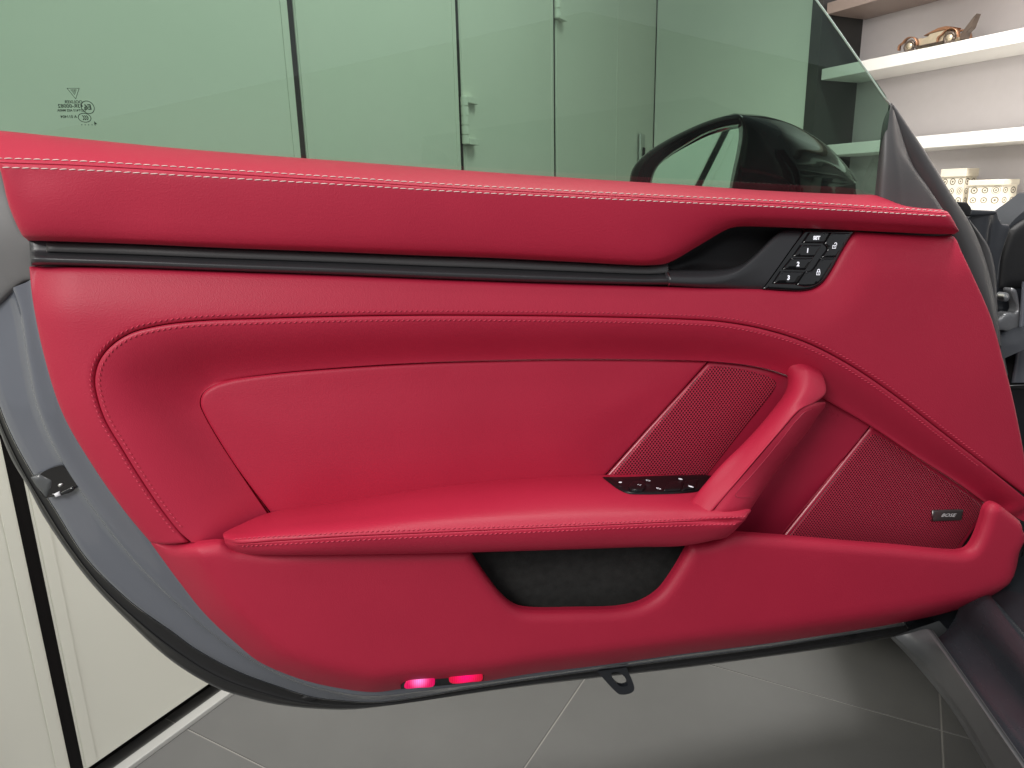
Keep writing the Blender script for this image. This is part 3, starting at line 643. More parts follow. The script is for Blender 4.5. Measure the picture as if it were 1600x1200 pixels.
plate('speaker_grille', [(1353, 685), (1362, 677.5), (1374, 681), (1465, 742), (1531, 787.5), (1533, 793), (1532, 799), (1490, 863, 1), (1360, 856), (1228, 843, 1), (1290, 764)], lambda x, z, d: -.0085+rnd(d, .004, .002)+.0015*sm(d/.04), M_GRILLE, door, key='g2', res=.012, rings=(.001, .002, .004))
for name, ln, key in (('grille_rib', [(1318, 719), (1270, 777), (1221, 836)], 'sur2'),):
    pts = resample(crom(ln), step=6); V, Fc = tube_geo([q[0] for q in (snap(u, v, ('sur2', 'back')) for u, v in pts) if q], .0009, 6); mk(name, V, Fc, M_REDPLASTIC, door)

# ---- armrest
a0 = [(351, 831.5, .030), (368, 823, .018), (425, 800, -.002), (540, 783, -.003), (665, 763, -.003), (800, 749, -.003), (938, 742, -.003), (1040, 742, -.003), (1110, 745, -.003), (1176, 770, -.003)]
a1 = [(349, 833.5, .036), (378, 829, .040), (430, 817, .045), (540, 806, .050), (665, 790, .053), (800, 777, .054), (938, 771, .054), (1060, 774, .052), (1172, 787, .048)]
a2 = [(348.5, 836, .042), (385, 834, .060), (440, 829, .075), (540, 821, .083), (665, 812, .087), (800, 805, .088), (938, 800, .088), (1070, 797, .087), (1170, 797, .082)]
a3 = [(349.5, 840, .046), (366, 843, .066), (405, 840, .078), (472, 836.5, .089), (540, 832.5, .0945), (665, 827.5, .097), (800, 822.5, .098), (935, 817, .098), (1070, 811, .097), (1164, 807.5, .092)]
a4 = [(350.5, 845, .048), (368, 849, .068), (439, 845, .086), (540, 838.5, .0965), (665, 833, .099), (800, 827, .1), (935, 821, .1), (1070, 815, .099), (1161, 813, .094)]
a5 = [(352, 849, .048), (372, 853.5, .068), (439, 850, .086), (540, 844, .097), (665, 838, .1), (800, 832, .101), (935, 826.5, .101), (1070, 821, .1), (1153, 820, .095)]
a6 = [(356, 854, .046), (378, 860, .065), (439, 860, .083), (540, 857, .093), (665, 853, .096), (800, 849, .097), (935, 843, .097), (1070, 838, .096), (1142, 832, .09)]
a7 = [(363, 860, .040), (388, 866, .056), (439, 867, .072), (540, 866, .081), (699, 863, .084), (867, 858, .085), (1000, 853.5, .085), (1080, 851, .084), (1132, 840, .078)]
a8 = [(364, 855, .028), (390, 862, .030), (439, 864, .03), (540, 863, .03), (699, 860, .03), (867, 855, .03), (1000, 850, .03), (1080, 848, .03), (1130, 837, .03)]
def m3(a, b, t): return resample(crom(a), n=40)*(1-t)+resample(crom(b), n=40)*t
def dh(a, d): a = np.array(a, float); a = a.copy(); a[:, 2] += d; return a
def endcap(rows):
    out = []
    for r in rows:
        r = np.asarray(r, float); e = r[-1].copy(); e[0] += 2.5; e[2] -= .02; e2 = e.copy(); e2[0] -= 6; e2[2] = min(e2[2], .0)
        out.append(np.vstack([r, e, e2]))
    return out
loft('armrest', endcap([a0, a1, a2, a3, m3(a4, a3, .15), dh(a4, -.0022), m3(a4, a5, .15), a5, a6, a7, a8]), M_LEATHER2, door, key='arm', n=200, sub=4)

# ---- lower trim with map pocket
low_pts = [(236, 849, 1), (265, 851), (297, 850.5), (345, 847), (370, 855, 1), (420, 860, 1), (560, 858, 1), (733, 857, 1), (741, 872), (763, 904.6), (786, 933), (806, 948), (827, 952.5), (900, 952.5), (969, 950), (1003, 941.5), (1030, 924), (1050, 898), (1068, 868), (1078, 849, 1), (1110, 846), (1130, 839),
           (1142, 835, 1), (1152, 834), (1229, 839), (1320, 847), (1397, 853), (1470, 860), (1500, 861), (1513, 857), (1522, 845.5), (1533, 818.5), (1541, 793), (1547, 787), (1555, 785), (1572, 797), (1593, 814, 1),
           (1594, 851), (1587, 884), (1571, 913), (1543, 934), (1512, 947), (1465, 961), (1397, 975), (1323, 987), (1195, 1006), (1070, 1021.5), (935, 1040), (834, 1052), (753, 1065), (631, 1076), (585, 1081.5), (540, 1077), (472, 1062), (405, 1034), (371, 1007), (320, 959), (280, 909)]
CH = xz([p for p in low_pts if p[1] > 850 and p not in low_pts[:low_pts.index((1593, 814, 1))]]+[(236, 849)], .004)
def h_low(x, z, d):
    q = np.stack([x, z], 1); b = pdist(q, CH); wdt = .058
    t = np.clip(b/wdt, 0, 1); h = .048-.044*(1-t)**1.25
    return h+rnd(d, .013, .011)*sm(b/.022)
plate('map_pocket', low_pts, h_low, M_LEATHER, door, key='low', res=.012, rings=(.0008, .002, .004, .0065, .0095, .013), skirt=.007, step=5)
plate('pocket_lining', [(700, 850, 1), (1120, 840, 1), (1090, 900), (1030, 965), (940, 975, 1), (800, 975, 1), (750, 930)], lambda x, z, d: -.012+.01*sm((.55-z)/.08), M_FELT, door, res=.012)
plate('pocket_lining', [(1480, 868, 1), (1545, 785, 1), (1560, 800, 1), (1530, 880, 1)], lambda x, z, d: -.03+0*x, M_FELT, door, res=.012, rings=(.002,))

# ---- window switches
def overlay(name, pts, on, mat_, parent, lift, r=.002, key=None, res=6, step=3):
    px = outline(pts, step); b = px if np.sum(px[:, 0]*np.roll(px[:, 1], -1)-np.roll(px[:, 0], -1)*px[:, 1]) > 0 else px[::-1]
    X, Y = np.meshgrid(np.arange(b[:, 0].min(), b[:, 0].max(), res), np.arange(b[:, 1].min(), b[:, 1].max(), res)); g = np.stack([X.ravel(), Y.ravel()], 1)
    tn = np.roll(b, -1, 0)-np.roll(b, 1, 0); tn /= np.maximum(np.linalg.norm(tn, axis=1), 1e-9)[:, None]; nr = np.stack([-tn[:, 1], tn[:, 0]], 1)
    ex = [b]
    for o in (.8, 2.0):
        c = b+nr*o; c = c[inside(c, b)]; ex.append(c[pdist(c, b, True) > o*.95])
    g = g[inside(g, b)]; ex.append(g[pdist(g, b, True) > 3.2]); nb = len(b)
    vv, ee, ff, *_ = delaunay_2d_cdt([Vector(p) for p in np.concatenate(ex)], [(i, (i+1) % nb) for i in range(nb)], [list(range(nb))], 1, 1e-7)
    q = np.array([tuple(v) for v in vv]); d = pdist(q, b, True)*.0007; V = []; base = []
    for (u, v), dd in zip(q, d):
        hit = snap(u, v, on) or snap(u, v, ('sw', 'arm') if on == 'sw' else ('arm', 'insert', 'sur1')); p, n = hit; V.append(np.array(p+n*(lift+float(rnd(np.array(dd), r, lift*.8)))))
    Fc = [tuple(f)[::-1] for f in ff]
    if key: keep(key, V, Fc)
    return mk(name, V, Fc, mat_, parent)
sw = overlay('switch_panel', [(941, 746.5, 1), (952, 755), (965, 764.5), (980, 771.5), (1002, 773), (1085, 769.5), (1096, 766, 1), (1112, 743, 1), (1040, 744), (975, 746.5)], 'arm', M_SWITCH, door, .0025, key='sw')
Z3P = lambda x, y: (920+x/4, 720+y/4)
def eye(wd, ht, n=14, rot=0.0, lw=.45):
    t = np.linspace(0, 2*math.pi, n, endpoint=False); c, s = math.cos(rot), math.sin(rot)
    return ring_geo([(wd*math.cos(a)*c-ht*math.sin(a)*s, wd*math.cos(a)*s+ht*math.sin(a)*c) for a in t], lw)
knob = overlay('mirror_knob', [(982, 761), (989, 754.5), (1001, 754), (1009, 759), (1006, 766.5), (996, 769.5), (986, 767)], 'sw', M_SWITCH, sw, .003, key='knob', res=3, step=2)
for k, (x, y, geo) in enumerate(((195, 150, merge(eye(1.6, 1.0, rot=.5), eye(.7, .4, lw=.5))), (368, 138, eye(1.9, 1.1, rot=-.5)), (432, 188, eye(2.0, 1.1, rot=-.6)), (569, 128, merge(eye(1.8, 1.2, rot=-.4), eye(.8, .5, lw=.6))), (634, 175, merge(eye(2.4, 1.1, rot=-.6), eye(1.2, .4, rot=-.6, lw=.6))))):
    V, Fc = geo; stamp('marking', [(v[0]*.0013, v[1]*.0013, 0) for v in V], frame_at(*Z3P(x, y), 'sw', lift=.0032), M_BACKLIT, sw, Fc).matrix_parent_inverse = Matrix()
dv, df = merge(*[ring_geo([(px+dx, py+dy) for dx, dy in ((-.3, -.25), (.3, -.25), (.3, .25), (-.3, .25))], .35) for px, py in ((-1.6, .3), (1.7, .2), (0, 1.2), (.2, -1.0), )])
stamp('marking', [(v[0]*.0012, v[1]*.0012, 0) for v in dv], frame_at(*Z3P(313, 166), ('sw', 'knob'), lift=.0032), M_BACKLIT, sw, df).matrix_parent_inverse = Matrix()
for pts in ([(1043, 754, 1), (1068, 753, 1), (1064, 767, 1), (1036, 769, 1)], [(1070, 752.5, 1), (1091, 750, 1), (1086, 765, 1), (1066, 767, 1)]):
    overlay('window_switch', pts, 'sw', M_SWITCH, sw, .0025, res=3, step=2)

# ---- pull handle
hL = [(1229, 585, -.004), (1231, 595, .004), (1228, 611, .014), (1208, 641, .026), (1171, 684, .036), (1127, 728, .048), (1096, 764, .056), (1082, 782, .058)]
hl0 = [(1226, 568, .004), (1232, 588, .012), (1229, 609, .022), (1208, 640, .034), (1171, 683.5, .044), (1127.5, 727, .056), (1092, 768, .064), (1080, 783, .066)]
hA = [(1233, 563, .008), (1243, 585, .024), (1242, 606, .036), (1222, 640, .049), (1184, 687, .058), (1139, 738, .068), (1102, 777, .076), (1090, 792, .078)]
hM = [(1246, 560, .010), (1262, 580, .030), (1262, 604, .044), (1238, 640, .058), (1198, 690, .068), (1152, 745, .078), (1110, 786, .084), (1098, 800, .086)]
hS = [(1272, 567, .010), (1285, 588, .028), (1289, 612, .042), (1272, 628.5, .052), (1250, 639.5, .060), (1222, 670, .067), (1178, 721, .076), (1119, 790, .088), (1108, 802, .09)]
hT = [(1276, 571, .000), (1288, 592, .014), (1291, 614, .026), (1287, 629.5, .040), (1269, 630, .050), (1250, 640.6, .0585), (1222.5, 671, .0655), (1178.5, 722, .0745), (1119.5, 791, .0865), (1109, 803, .088)]
loft('pull_handle', [hL, hl0, hA, hM, hS, dh(hS, -.004)+np.array([1.5, 1, 0])], M_LEATHER2, door, key='handle', n=110, sub=6)
i0 = [(1289, 628, .036), (1270, 630.5, .051), (1250.5, 641, .0585), (1222.8, 671.5, .066), (1179, 722.5, .075), (1120, 791.5, .087), (1112, 803, .088)]
i1 = [(1290, 631, .034), (1274, 634, .050), (1257, 645, .057), (1231, 676, .0645), (1188, 727, .073), (1132, 796, .090), (1124, 806, .090)]
i2 = [(1289, 636, .026), (1280, 643, .040), (1262, 664, .046), (1240, 693, .052), (1205, 734, .060), (1158, 794, .086), (1150, 806, .086)]
i3 = [(1288, 638, .016), (1278, 650, .020), (1264, 672, .025), (1250, 690, .029), (1213, 738, .037), (1173, 795, .070), (1164, 808, .070)]
i4 = [(1286, 638, .0), (1276, 650, .002), (1260, 672, .004), (1246, 690, .006), (1208, 738, .012), (1166, 793, .02), (1158, 808, .02)]
loft('handle_inlay', [i0, i1, i2, i3, i4], M_LEATHER2, door, key='inlay', n=90, sub=6)
pts = resample(crom([(1268, 640), (1258, 643.5), (1246, 655), (1215, 694), (1180, 736), (1152, 768), (1149, 775), (1155, 777), (1180, 776)]), step=4)
hit = [snap(u, v, 'inlay') for u, v in pts]; V, Fc = tube_geo([h[0] for h in hit if h], .0005, 6); mk('inlay_seam', V, Fc, M_REDPLASTIC, PARTS['inlay'])

# ---- stitching: every row one part of joined stitches
def stitches(name, line, key, m, length, gap, wid, tilt=0.0, lift=.0004, off=0):
    px = resample(crom(line), step=.8)
    if off:
        t = np.gradient(px, axis=0); t /= np.linalg.norm(t, axis=1)[:, None]; px = px+np.stack([-t[:, 1], t[:, 0]], 1)*off
    hits = [snap(u, v, key) for u, v in px]; hits = [h for h in hits if h]
    pos = np.array([tuple(h[0]) for h in hits]); nor = np.array([tuple(h[1]) for h in hits])
    s = np.concatenate([[0], np.cumsum(np.minimum(np.linalg.norm(np.diff(pos, axis=0), axis=1), .004))])
    V = []; Fc = []; x = gap; rr = random.Random(3)
    while x+length < s[-1]:
        c = np.array([np.interp(x+length/2, s, pos[:, k]) for k in range(3)]); a = np.array([np.interp(x, s, pos[:, k]) for k in range(3)]); b = np.array([np.interp(x+length, s, pos[:, k]) for k in range(3)])
        n = nor[min(len(nor)-1, int(np.searchsorted(s, x+length/2)))]; t = b-a; t /= np.linalg.norm(t); bi = np.cross(n, t)
        ti = tilt+rr.uniform(-.05, .05); t2 = t*math.cos(ti)+bi*math.sin(ti); b2 = np.cross(n, t2); k0 = len(V)
        lj = length*rr.uniform(.94, 1.06)
        for f, r, hgt in ((-.5, .35, -.35), (-.3, .9, .35), (0, 1, .6), (.3, .9, .35), (.5, .35, -.35)):
            for k in range(6):
                ag = math.pi*2*k/6; V.append(c+n*(lift+wid*.5*hgt)+t2*lj*f+(b2*math.cos(ag)+n*math.sin(ag))*wid*.5*r)
        for i in range(4):
            for k in range(6): Fc.append((k0+i*6+k, k0+i*6+(k+1) % 6, k0+(i+1)*6+(k+1) % 6, k0+(i+1)*6+k))
        Fc.append(tuple(k0+k for k in range(6))[::-1]); Fc.append(tuple(k0+24+k for k in range(6)))
        x += length+gap
    return mk(name, V, Fc, m, PARTS[key], kind='stuff')
stitches('white_stitching', R_US[0:1]+R_US[1:], 'belt', M_WHITETHREAD, .0064, .0013, .0009, .08)
stitches('white_stitching', R_LS, 'belt', M_WHITETHREAD, .0064, .0013, .0009, .08)
stitches('red_stitching', SEAM[1:-1], 'outer', M_REDTHREAD, .0038, .0018, .0012, .42, off=-7.0)
stitches('red_stitching', SEAM[1:-1], 'bolster', M_REDTHREAD, .0038, .0018, .0012, .42, off=7.0)
stitches('red_stitching', [p[:2] for p in a3[1:]], 'arm', M_REDTHREAD, .0038, .0016, .0012, .3)
stitches('red_stitching', [(376, 853), (439, 850), (540, 844.5), (665, 838.5), (800, 832.5), (935, 826.5), (1070, 821), (1152, 819)], 'arm', M_REDTHREAD, .0038, .0016, .0012, .3)

# ---- speaker badge
bd = plate('speaker_badge', [(1457, 797.5, 1), (1505, 796.5, 1), (1502, 813, 1), (1457, 814.5, 1)], lambda x, z, d: -.0035+rnd(d, .003, .0015), M_BADGE, door, key='badge', res=.005, rings=(.0005, .001, .002), step=2)
V, Fc = tube_geo([P(np.array(u), np.array(v), -.0028) for u, v in ((1457.5, 797.5), (1457, 814))], .0008, 6); o = mk('badge_edge', V, Fc, M_SILVER, bd); o.matrix_parent_inverse = Matrix()
V, Fc = text_geo('BOSE', .0070, .35, .0001); stamp('lettering', V, frame_at(1481, 805, 'badge'), M_BADGETEXT, bd, Fc, sx=1.45).matrix_parent_inverse = Matrix()

# ---- courtesy lamp
ZL = lambda x, y: (600+x/3.81, 1020+y/3.81)
def zl(l): return [ZL(*p[:2])+tuple(p[2:]) for p in l]
lampo = plate('courtesy_lamp', zl([(100, 215, 1), (130, 150), (165, 124), (400, 103), (560, 88), (588, 104), (594, 165, 1), (400, 190)]), lambda x, z, d: .0295+rnd(d, .002, .0015), M_BLACK, door, res=.006, rings=(.001,), step=3)
for pts, m in (([(122, 208), (132, 170), (160, 142), (230, 134), (285, 128), (300, 140), (303, 170), (296, 196), (200, 207)], M_LENS1), ([(392, 175), (394, 125), (430, 100), (560, 93), (580, 110), (586, 160), (520, 172)], M_LENS2)):
    o = plate('lens', zl(pts), lambda x, z, d: .0325+rnd(d, .003, .0025), m, lampo, res=.006, rings=(.001, .002), step=2); o.matrix_parent_inverse = Matrix()

# ---- towing-style loop at the lower edge
outer = outline(zl([(1262, 100, 1), (1375, 222), (1398, 237), (1458, 232), (1484, 208), (1440, 78, 1)]), 3); hole = outline(zl([(1348, 112), (1392, 106), (1436, 148), (1446, 182), (1405, 190), (1368, 160)]), 3)
def loop_part():
    bo = P(outer[:, 0], outer[:, 1], -.05); bi = P(hole[:, 0], hole[:, 1], -.05); no, ni = len(bo), len(bi)
    p2 = np.concatenate([bo[:, [0, 2]], bi[:, [0, 2]]])
    vv, ee, ff, *_ = delaunay_2d_cdt([Vector(p) for p in p2], [(i, (i+1) % no) for i in range(no)]+[(no+i, no+(i+1) % ni) for i in range(ni)], [], 0, 1e-7)
    hp = bi[:, [0, 2]]; op = bo[:, [0, 2]]
    q = np.array([tuple(v) for v in vv]); F2 = []
    for f in ff:
        c = q[list(f)].mean(0)[None]
        if inside(c, op)[0] and not inside(c, hp)[0]: F2.append(tuple(f))
    V = np.stack([q[:, 0], np.full(len(q), .05), q[:, 1]], 1)
    o = mk('edge_loop', V, F2, M_PAINTDK, door, smooth=False)
    md = o.modifiers.new('thick', 'SOLIDIFY'); md.thickness = .008; md.offset = 0
    bv = o.modifiers.new('bev', 'BEVEL'); bv.width = .0015; bv.segments = 2
loop_part()

# ---- mirror sail, front frame strip
sail = loft('mirror_sail', [[(1392, 163, -.004), (1380, 190, .0), (1373, 245, .004), (1366, 312, .006)], [(1393, 165, .004), (1383, 204, .010), (1379, 255, .014), (1376, 318, .016)],
                     [(1394, 168, .004), (1392, 212, .014), (1398, 260, .020), (1404, 330, .022)], [(1395, 170, .004), (1400, 222, .014), (1412, 268, .018), (1420, 336, .020)],
                     [(1396, 172, .003), (1408, 230, .010), (1434, 278, .013), (1456, 338, .014)], [(1396, 172, .001), (1424, 257, .006), (1448, 292, .008), (1478, 338, .010)], [(1397, 172, -.006), (1426, 257, -.004), (1450, 292, -.002), (1481, 338, -.0)]], M_DARK, door, n=50, sub=5)
loft('frame_strip', [[(1385, 190, -.012), (1412, 240, -.012), (1440, 285, -.012), (1478, 345, -.012), (1500, 400, -.012), (1530, 470, -.012), (1555, 545, -.012)],
                     [(1391, 163, -.004), (1420, 215, -.004), (1455, 275, -.005), (1494, 345, -.006), (1515, 395, -.008), (1541, 460, -.01), (1560, 540, -.012)],
                     [(1394, 163, -.004), (1432, 220, -.005), (1472, 287, -.006), (1504, 340, -.008), (1526, 390, -.01), (1546, 455, -.012), (1563, 540, -.014)],
                     [(1398, 165, -.008), (1445, 236, -.010), (1483, 298, -.012), (1513, 345, -.014), (1531, 384, -.016), (1548, 440, -.018), (1564, 540, -.02)],
                     [(1398, 166, -.03), (1445, 237, -.03), (1483, 299, -.03), (1513, 346, -.03), (1532, 385, -.034), (1549, 440, -.036), (1565, 540, -.04)]], M_DARK, door, n=70, sub=4)
loft('hinge_side_seal', [[(1508, 342, -.03), (1528, 376, -.03), (1541, 420, -.03), (1548, 470, -.03), (1560, 540, -.03)], [(1513, 343, -.026), (1533, 371, -.026), (1544, 390, -.026), (1553, 430, -.026), (1557, 500, -.03), (1572, 585, -.03)], [(1515, 343, -.04), (1536, 371, -.04), (1547, 390, -.04), (1556, 430, -.045), (1560, 500, -.045), (1575, 585, -.05)]], M_DARK, door, n=50, sub=4)
V, Fc = tube_geo([P(np.array(u), np.array(v), h) for u, v, h in ((1391.5, 163, -.003), (1391, 168, -.001), (1390.5, 173, .001))], .0022, 8); mk('glass_guide', V, Fc, M_BLACK, door)

# ---- window glass leaning inwards
def h_glass(x, z, d): return .002+.22*(z-.93)
plate('window_glass', [(-150, 222, 1), (-150, -260, 1), (1080, -260, 1), (1180, -125), (1276, 0), (1335, 83), (1391, 164), (1389, 185, 1), (1372, 315, 1), (800, 300), (0, 226)], h_glass, M_GLASS, door, key='glass', res=.06, rings=(), skirt=0, step=20)
V, Fc = tube_geo([np.array(snap(u, v, 'glass')[0]) for u, v in resample(crom([(1181, -123), (1276, .8), (1335, 83.8), (1389.5, 163)]), step=15)], .0011, 6); mk('glass_edge', V, Fc, M_GLASSEDGE, PARTS['glass'])
ZG = lambda x, y: (80+x*.075, 120+y*.075)
gm = [ring_geo([(-1, .85), (1, .85), (0, -1)], .16)]
gm.append(ring_geo([(-.45, .6), (.45, .6), (0, -.25)], .14)); gm.append(ring_geo([(-.15, .6), (.0, .1), (.2, .6)], .12, False))
V, Fc = merge(*gm); stamp('glass_marking', [(v[0]*.0052, v[1]*.0050, 0) for v in V], frame_at(*ZG(485, 340), 'glass'), M_DARKMARK, PARTS['glass'], Fc)
for s, x, y, sz, sx in (('OOLIXER', 468, 525, .0037, -1.0), ('43R-00082', 405, 610, .0047, -1.05), ('DOT413 AS2 M40A', 432, 700, .0030, -1.0), ('A 011404', 370, 832, .0036, -1.0), ('4', 925, 975, .005, -1), ('. . . .', 740, 965, .006, -1)):
    V, Fc = text_geo(s, sz, bold=.00008); stamp('glass_marking', V, frame_at(*ZG(x, y), 'glass'), M_DARKMARK, PARTS['glass'], Fc, sx=sx)
def circ(r, rx=1, n=26): return [(r*rx*math.cos(t), r*math.sin(t)) for t in np.linspace(0, 2*math.pi, n, endpoint=False)]
tv, tf = text_geo('E6', .0065, bold=.0002); tv = [(-v[0]*1000, v[1]*1000, 0) for v in tv]
V, Fc = merge(ring_geo(circ(5.6), .65), (tv, tf)); stamp('glass_marking', [(v[0]*.001, v[1]*.001, 0) for v in V], frame_at(*ZG(765, 635), 'glass'), M_DARKMARK, PARTS['glass'], Fc)
gc = [ring_geo(circ(4.0, 1.38), .6)]+[ring_geo([(dx+1.5*math.cos(t)-.4, 1.9*math.sin(t)) for t in np.linspace(-1.5, 1.5, 9)], .8, False) for dx in (-1.6, .1, 1.8)]
V, Fc = merge(*gc); stamp('glass_marking', [(v[0]*.001, v[1]*.001, 0) for v in V], frame_at(*ZG(700, 852), 'glass'), M_DARKMARK, PARTS['glass'], Fc)

# ---- exterior mirror beyond the glass
Hm = -.10
def hr(pts, h, du=0, dv=0): return [(p[0]+du, p[1]+dv, h-.125*(1160-p[0])/176) for p in pts]
rim_out = [(986, 320), (984, 283), (989, 263), (1009, 240), (1040, 219.5), (1070, 204), (1100, 191), (1130, 181.5), (1151, 178)]
rim_in = [(1012, 320), (1017, 283), (1026, 260), (1044, 243), (1070, 226), (1100, 209), (1130, 199), (1159, 194)]
cap_rows = [[(1150, 177.5, Hm-.05), (1195, 181.5, Hm-.06), (1246, 198, Hm-.07), (1290, 225, Hm-.075), (1323, 259, Hm-.08), (1340, 282, Hm-.08)],
            [(1149, 177.5, Hm-.01), (1195, 182, Hm-.025), (1246, 199, Hm-.04), (1289, 226, Hm-.05), (1322, 260, Hm-.065), (1339.5, 282.5, Hm-.075)],
            [(1154, 181, Hm+.004), (1198, 190, Hm-.000), (1246, 209, Hm-.012), (1287, 234, Hm-.03), (1320, 263, Hm-.055), (1339, 283, Hm-.07)],
            [(1160, 189, Hm+.008), (1198, 202, Hm+.010), (1242, 221, Hm+.002), (1283, 243, Hm-.018), (1317, 267, Hm-.045), (1338, 284, Hm-.066)],
            [(1163, 204, Hm+.008), (1198, 220, Hm+.014), (1240, 238, Hm+.008), (1280, 256, Hm-.012), (1315, 273, Hm-.04), (1338, 286, Hm-.062)],
            [(1160, 230, Hm+.006), (1196, 243, Hm+.016), (1240, 258, Hm+.011), (1280, 270, Hm-.01), (1315, 280, Hm-.04), (1337.5, 287.5, Hm-.06)],
            [(1153, 262, Hm+.002), (1195, 270, Hm+.014), (1240, 278, Hm+.010), (1280, 284, Hm-.012), (1315, 287, Hm-.042), (1337, 289, Hm-.06)],
            [(1140, 320, Hm-.01), (1195, 325, Hm+.002), (1240, 328, Hm+.002), (1280, 330, Hm-.02), (1315, 330, Hm-.046), (1341, 325, Hm-.06)]]
loft('exterior_mirror', [[(r[0][0]-12, r[0][1]+3, r[0][2]-.05), (r[0][0]-3, r[0][1]+.5, r[0][2]-.008)]+r for r in cap_rows], M_MIRRORCAP, door, key='mirr', n=60, sub=6)
loft('mirror_rim', [hr(rim_out, Hm-.03, 0, 2), hr(rim_out, Hm), hr(mix(rim_out, rim_in, .12), Hm+.006), hr(mix(rim_out, rim_in, .45), Hm+.008), hr(mix(rim_out, rim_in, .9), Hm-.002), hr(rim_in, Hm-.008), hr(rim_in, Hm-.03, 2, 3)], M_MIRRORCAP, PARTS['mirr'], n=60, sub=5)
mg = np.array([(1014, 322), (1019, 283), (1028, 261), (1046, 244), (1072, 227), (1102, 210), (1132, 200), (1161, 194.5), (1163, 204), (1158, 240), (1152, 265), (1141, 322)], float)
p0 = P(np.array(1090.), np.array(250.), Hm-.062); mn = np.array([-.70, -.714, .05]); mn /= np.linalg.norm(mn)
mo = resample(crom(mg, True), step=6, closed=True)
mk('mirror_glass', onPlane(mo[:, 0], mo[:, 1], p0, mn), [tuple(range(len(mo)))], M_MIRROR, PARTS['mirr'], smooth=False)

# ================================================================== CAR BODY at the hinge side
body = door
def pz(u, v, z): return onZ(np.array(float(u)), np.array(float(v)), z)
ZS = .30
e_top = [pz(1449, 983, ZS), pz(1507, 1066, ZS), pz(1564, 1149, ZS), pz(1622, 1232, ZS)]
e_low = [pz(1398, 995, ZS-.02), pz(1444, 1038, ZS-.05), pz(1492, 1096, ZS-.05), pz(1516, 1132, ZS-.05), pz(1560, 1205, ZS-.05)]
e_und = [pz(1391, 996, ZS-.03), pz(1430, 1037, ZS-.075), pz(1478, 1096, ZS-.08), pz(1502, 1132, ZS-.08), pz(1545, 1205, ZS-.08)]
def rs3(p, n=30): return resample(crom(p), n=n)
T, Lo, U = rs3(e_top), rs3(e_low), rs3(e_und)
loft('sill_strip', [T+np.array([.01, 0, -.004]), T, T*.9+Lo*.1+np.array([0, -.0, .001]), T*.4+Lo*.6, Lo*.93+T*.07, Lo, Lo*.4+U*.6, U, U+np.array([.10, .02, 0])], M_SILL, body, n=60, sub=3, xyz=True)
fl = [T+np.array([.006, .0, -.001]), T+np.array([.018, .006, -.022]), T+np.array([.05, .02, -.026]), T+np.array([.075, .03, -.010]), T+np.array([.088, .034, .022]), T+np.array([.105, .04, .034]), T+np.array([.125, .048, .030]), T+np.array([.135, .05, .012]), T+np.array([.17, .06, .02]), T+np.array([.30, .10, .07]), T+np.array([.45, .16, .10])]
loft('sill_step', fl, M_SILLSTEP, body, n=60, sub=4, xyz=True)
hB = -.10
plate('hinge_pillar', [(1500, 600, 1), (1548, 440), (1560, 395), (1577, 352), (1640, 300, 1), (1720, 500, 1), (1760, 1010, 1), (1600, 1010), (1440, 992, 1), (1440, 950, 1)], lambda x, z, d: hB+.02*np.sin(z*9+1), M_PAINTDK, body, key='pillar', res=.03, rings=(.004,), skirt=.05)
loft('pillar_panel', [[(1596, 440, hB+.03), (1590, 520, hB+.03), (1584, 560, hB+.03), (1578, 598, hB+.03)], [(1599, 440, hB+.045), (1593, 520, hB+.045), (1588, 560, hB+.045), (1582, 598, hB+.045)], [(1627, 440, hB+.045), (1625, 515, hB+.045), (1625, 560, hB+.045), (1625, 597, hB+.045)], [(1682, 440, hB+.03), (1680, 510, hB+.03), (1680, 560, hB+.03), (1680, 590, hB+.03)]], M_PAINT, body, n=20, sub=4)
loft('pillar_panel', [[(1600, 835, hB+.03), (1595, 870, hB+.03), (1580, 905, hB+.03), (1560, 940, hB+.03), (1553, 985, hB+.03)], [(1606, 835, hB+.045), (1600, 870, hB+.045), (1586, 905, hB+.045), (1566, 940, hB+.045), (1560, 985, hB+.045)], [(1660, 835, hB+.04), (1660, 870, hB+.04), (1655, 905, hB+.04), (1650, 940, hB+.04), (1650, 985, hB+.04)]], M_SILL, body, n=30, sub=4)
ZK = lambda x, y: (1480+x/6.316, 430+y/6.316)
hk = hB+.04
hin = plate('door_hinge', [ZK(*p) for p in ((465, 445), (500, 430), (560, 380), (610, 362), (655, 372), (676, 350), (680, 300), (650, 220), (620, 150), (640, 125), (668, 140), (698, 260), (704, 310), (697, 500), (690, 560), (655, 585), (600, 570), (540, 545), (470, 540))], lambda x, z, d: hk+rnd(d, .004, .004), M_STEEL, body, res=.004, rings=(.001, .002, .004), skirt=.012, step=2)
ROOTLOC[hin.name] = (0, 0, 0)
for r, h0, m in ((34, hk+.002, M_STEEL), (21, hk+.009, M_SILVER)):
    n = 24 if r > 30 else 6
    o = plate('bolt', [ZK(578+r*1.1*math.cos(t)*1.0, 215+r*1.3*math.sin(t))+((1,) if n == 6 else ()) for t in np.linspace(0, 2*math.pi, n, endpoint=False)], lambda x, z, d, h0=h0: h0+rnd(d, .001, .0008), m, hin, res=.003, rings=(.0008,), skirt=.01, step=1.5); o.matrix_parent_inverse = Matrix()
plate('hinge_shadow_gap', [(1568, 608, 1), (1574, 601, 1), (1640, 599, 1), (1640, 612, 1)], hB+.05, M_SILVER if False else M_BLACK, body, res=.01, rings=(.001,))
V, Fc = tube_geo([P(np.array(u), np.array(v), hB+.055) for u, v in ((1573, 602.5), (1640, 600))], .0008, 6); mk('trim_line', V, Fc, M_SILVER, body)
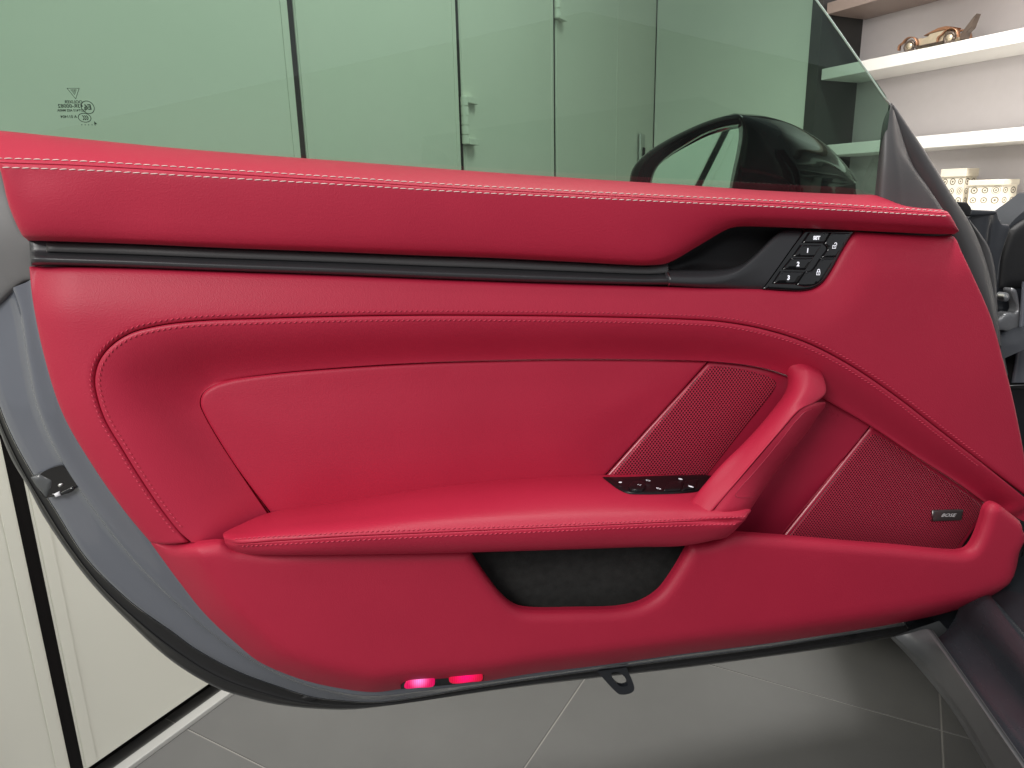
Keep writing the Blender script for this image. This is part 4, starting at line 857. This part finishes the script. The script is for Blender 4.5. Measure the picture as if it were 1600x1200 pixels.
plate('cowl_end', [(1508, 345, 1), (1517, 328, 1), (1556.5, 330, 1), (1559, 343), (1566, 350), (1576, 351.5), (1575, 360), (1563, 400), (1556, 450, 1), (1530, 450, 1)], lambda x, z, d: -.055+rnd(d, .006, .005)+.004*np.sin(x*160), M_PAINTDK, body, res=.006, step=3)
plate('cowl_lip', [(1512, 338, 1), (1517, 327.5, 1), (1556.5, 329.5, 1), (1557, 334), (1540, 336.5)], -.048, M_PAINTDK, body, res=.006, rings=(.001, .002), step=2)
plate('mirror_base_block', [(1494, 315, 1), (1511, 316, 1), (1517, 326), (1515, 338, 1), (1504, 338, 1)], -.035, M_BLACK, body, res=.006, rings=(.001, .002), step=2)
plate('fender_edge', [(1560, 345, 1), (1600, 337), (1660, 328, 1), (1660, 360, 1), (1578, 362, 1)], lambda x, z, d: -.10+rnd(d, .01, .008), M_SILL, body, res=.01)
plate('wheel_arch_liner', [(1577, 360, 1), (1590, 350), (1605, 342), (1660, 335, 1), (1660, 450, 1), (1556, 452, 1), (1563, 400)], lambda x, z, d: -.075+rnd(d, .01, .008), M_BLACK, body, res=.01)

CX = T[-1]-T[0]; CX = CX*np.array([1, 1, 0]); CX /= np.linalg.norm(CX); CY = np.array([-CX[1], CX[0], 0]); CY = CY if CY[0] > 0 else -CY
c0 = T[0]*np.array([1, 1, 0])
box('shade_underbody', c0+CX*.6+CY*.85+Z3*.21, (CX, CY, Z3), (2.6, 1.4, .16), M_BLACK, body, bev=.01)  # underbody block added to darken the floor along the sill
prow = []
for f, zz, xx in ((.50, 1.02, .2), (.56, 1.14, .25), (.70, 1.22, .3), (1.0, 1.26, .35), (1.4, 1.24, .35)): prow.append([c0+CX*x+CY*f+Z3*(zz-.05*abs(x-.8)**2) for x in np.linspace(xx, 1.7, 6)])
loft('roof', prow, M_PAINT, body, n=24, sub=4, xyz=True)  # out-of-view roof, added to block light from the right

frow = []
for off, zz in ((.10, .20), (.0, .26), (-.02, .40), (.0, .55), (.05, .66), (.16, .715), (.40, .73), (.8, .72)):
    frow.append([c0+CX*x+CY*(off+.10*(x/-1.15)**2)+Z3*(zz-.06*(x/-1.15)**2) for x in np.linspace(-.06, -1.15, 7)])
loft('shade_fender', frow, M_PAINTDK, body, n=40, sub=4, xyz=True)  # mostly hidden fender, added to darken the floor near the sill
wc = c0-CX*.62+CY*.16+Z3*.33; ang = np.linspace(0, 2*math.pi, 40)
V, Fc = loft_geo([[wc+(CX*math.cos(t)+Z3*math.sin(t))*r+CY*y for t in ang] for r, y in ((.22, -.10), (.30, -.125), (.328, -.10), (.33, 0), (.328, .10), (.30, .125), (.22, .10))], n=40, sub=3, xyz=True)
wh = mk('wheel', V, Fc, M_RUBBER, body)  # hidden wheel, added for its shadow beneath the fender
V, Fc = tube_geo([wc-CY*.09, wc+CY*.05], .215, 32); mk('rim', V, Fc, M_SILVER, wh)
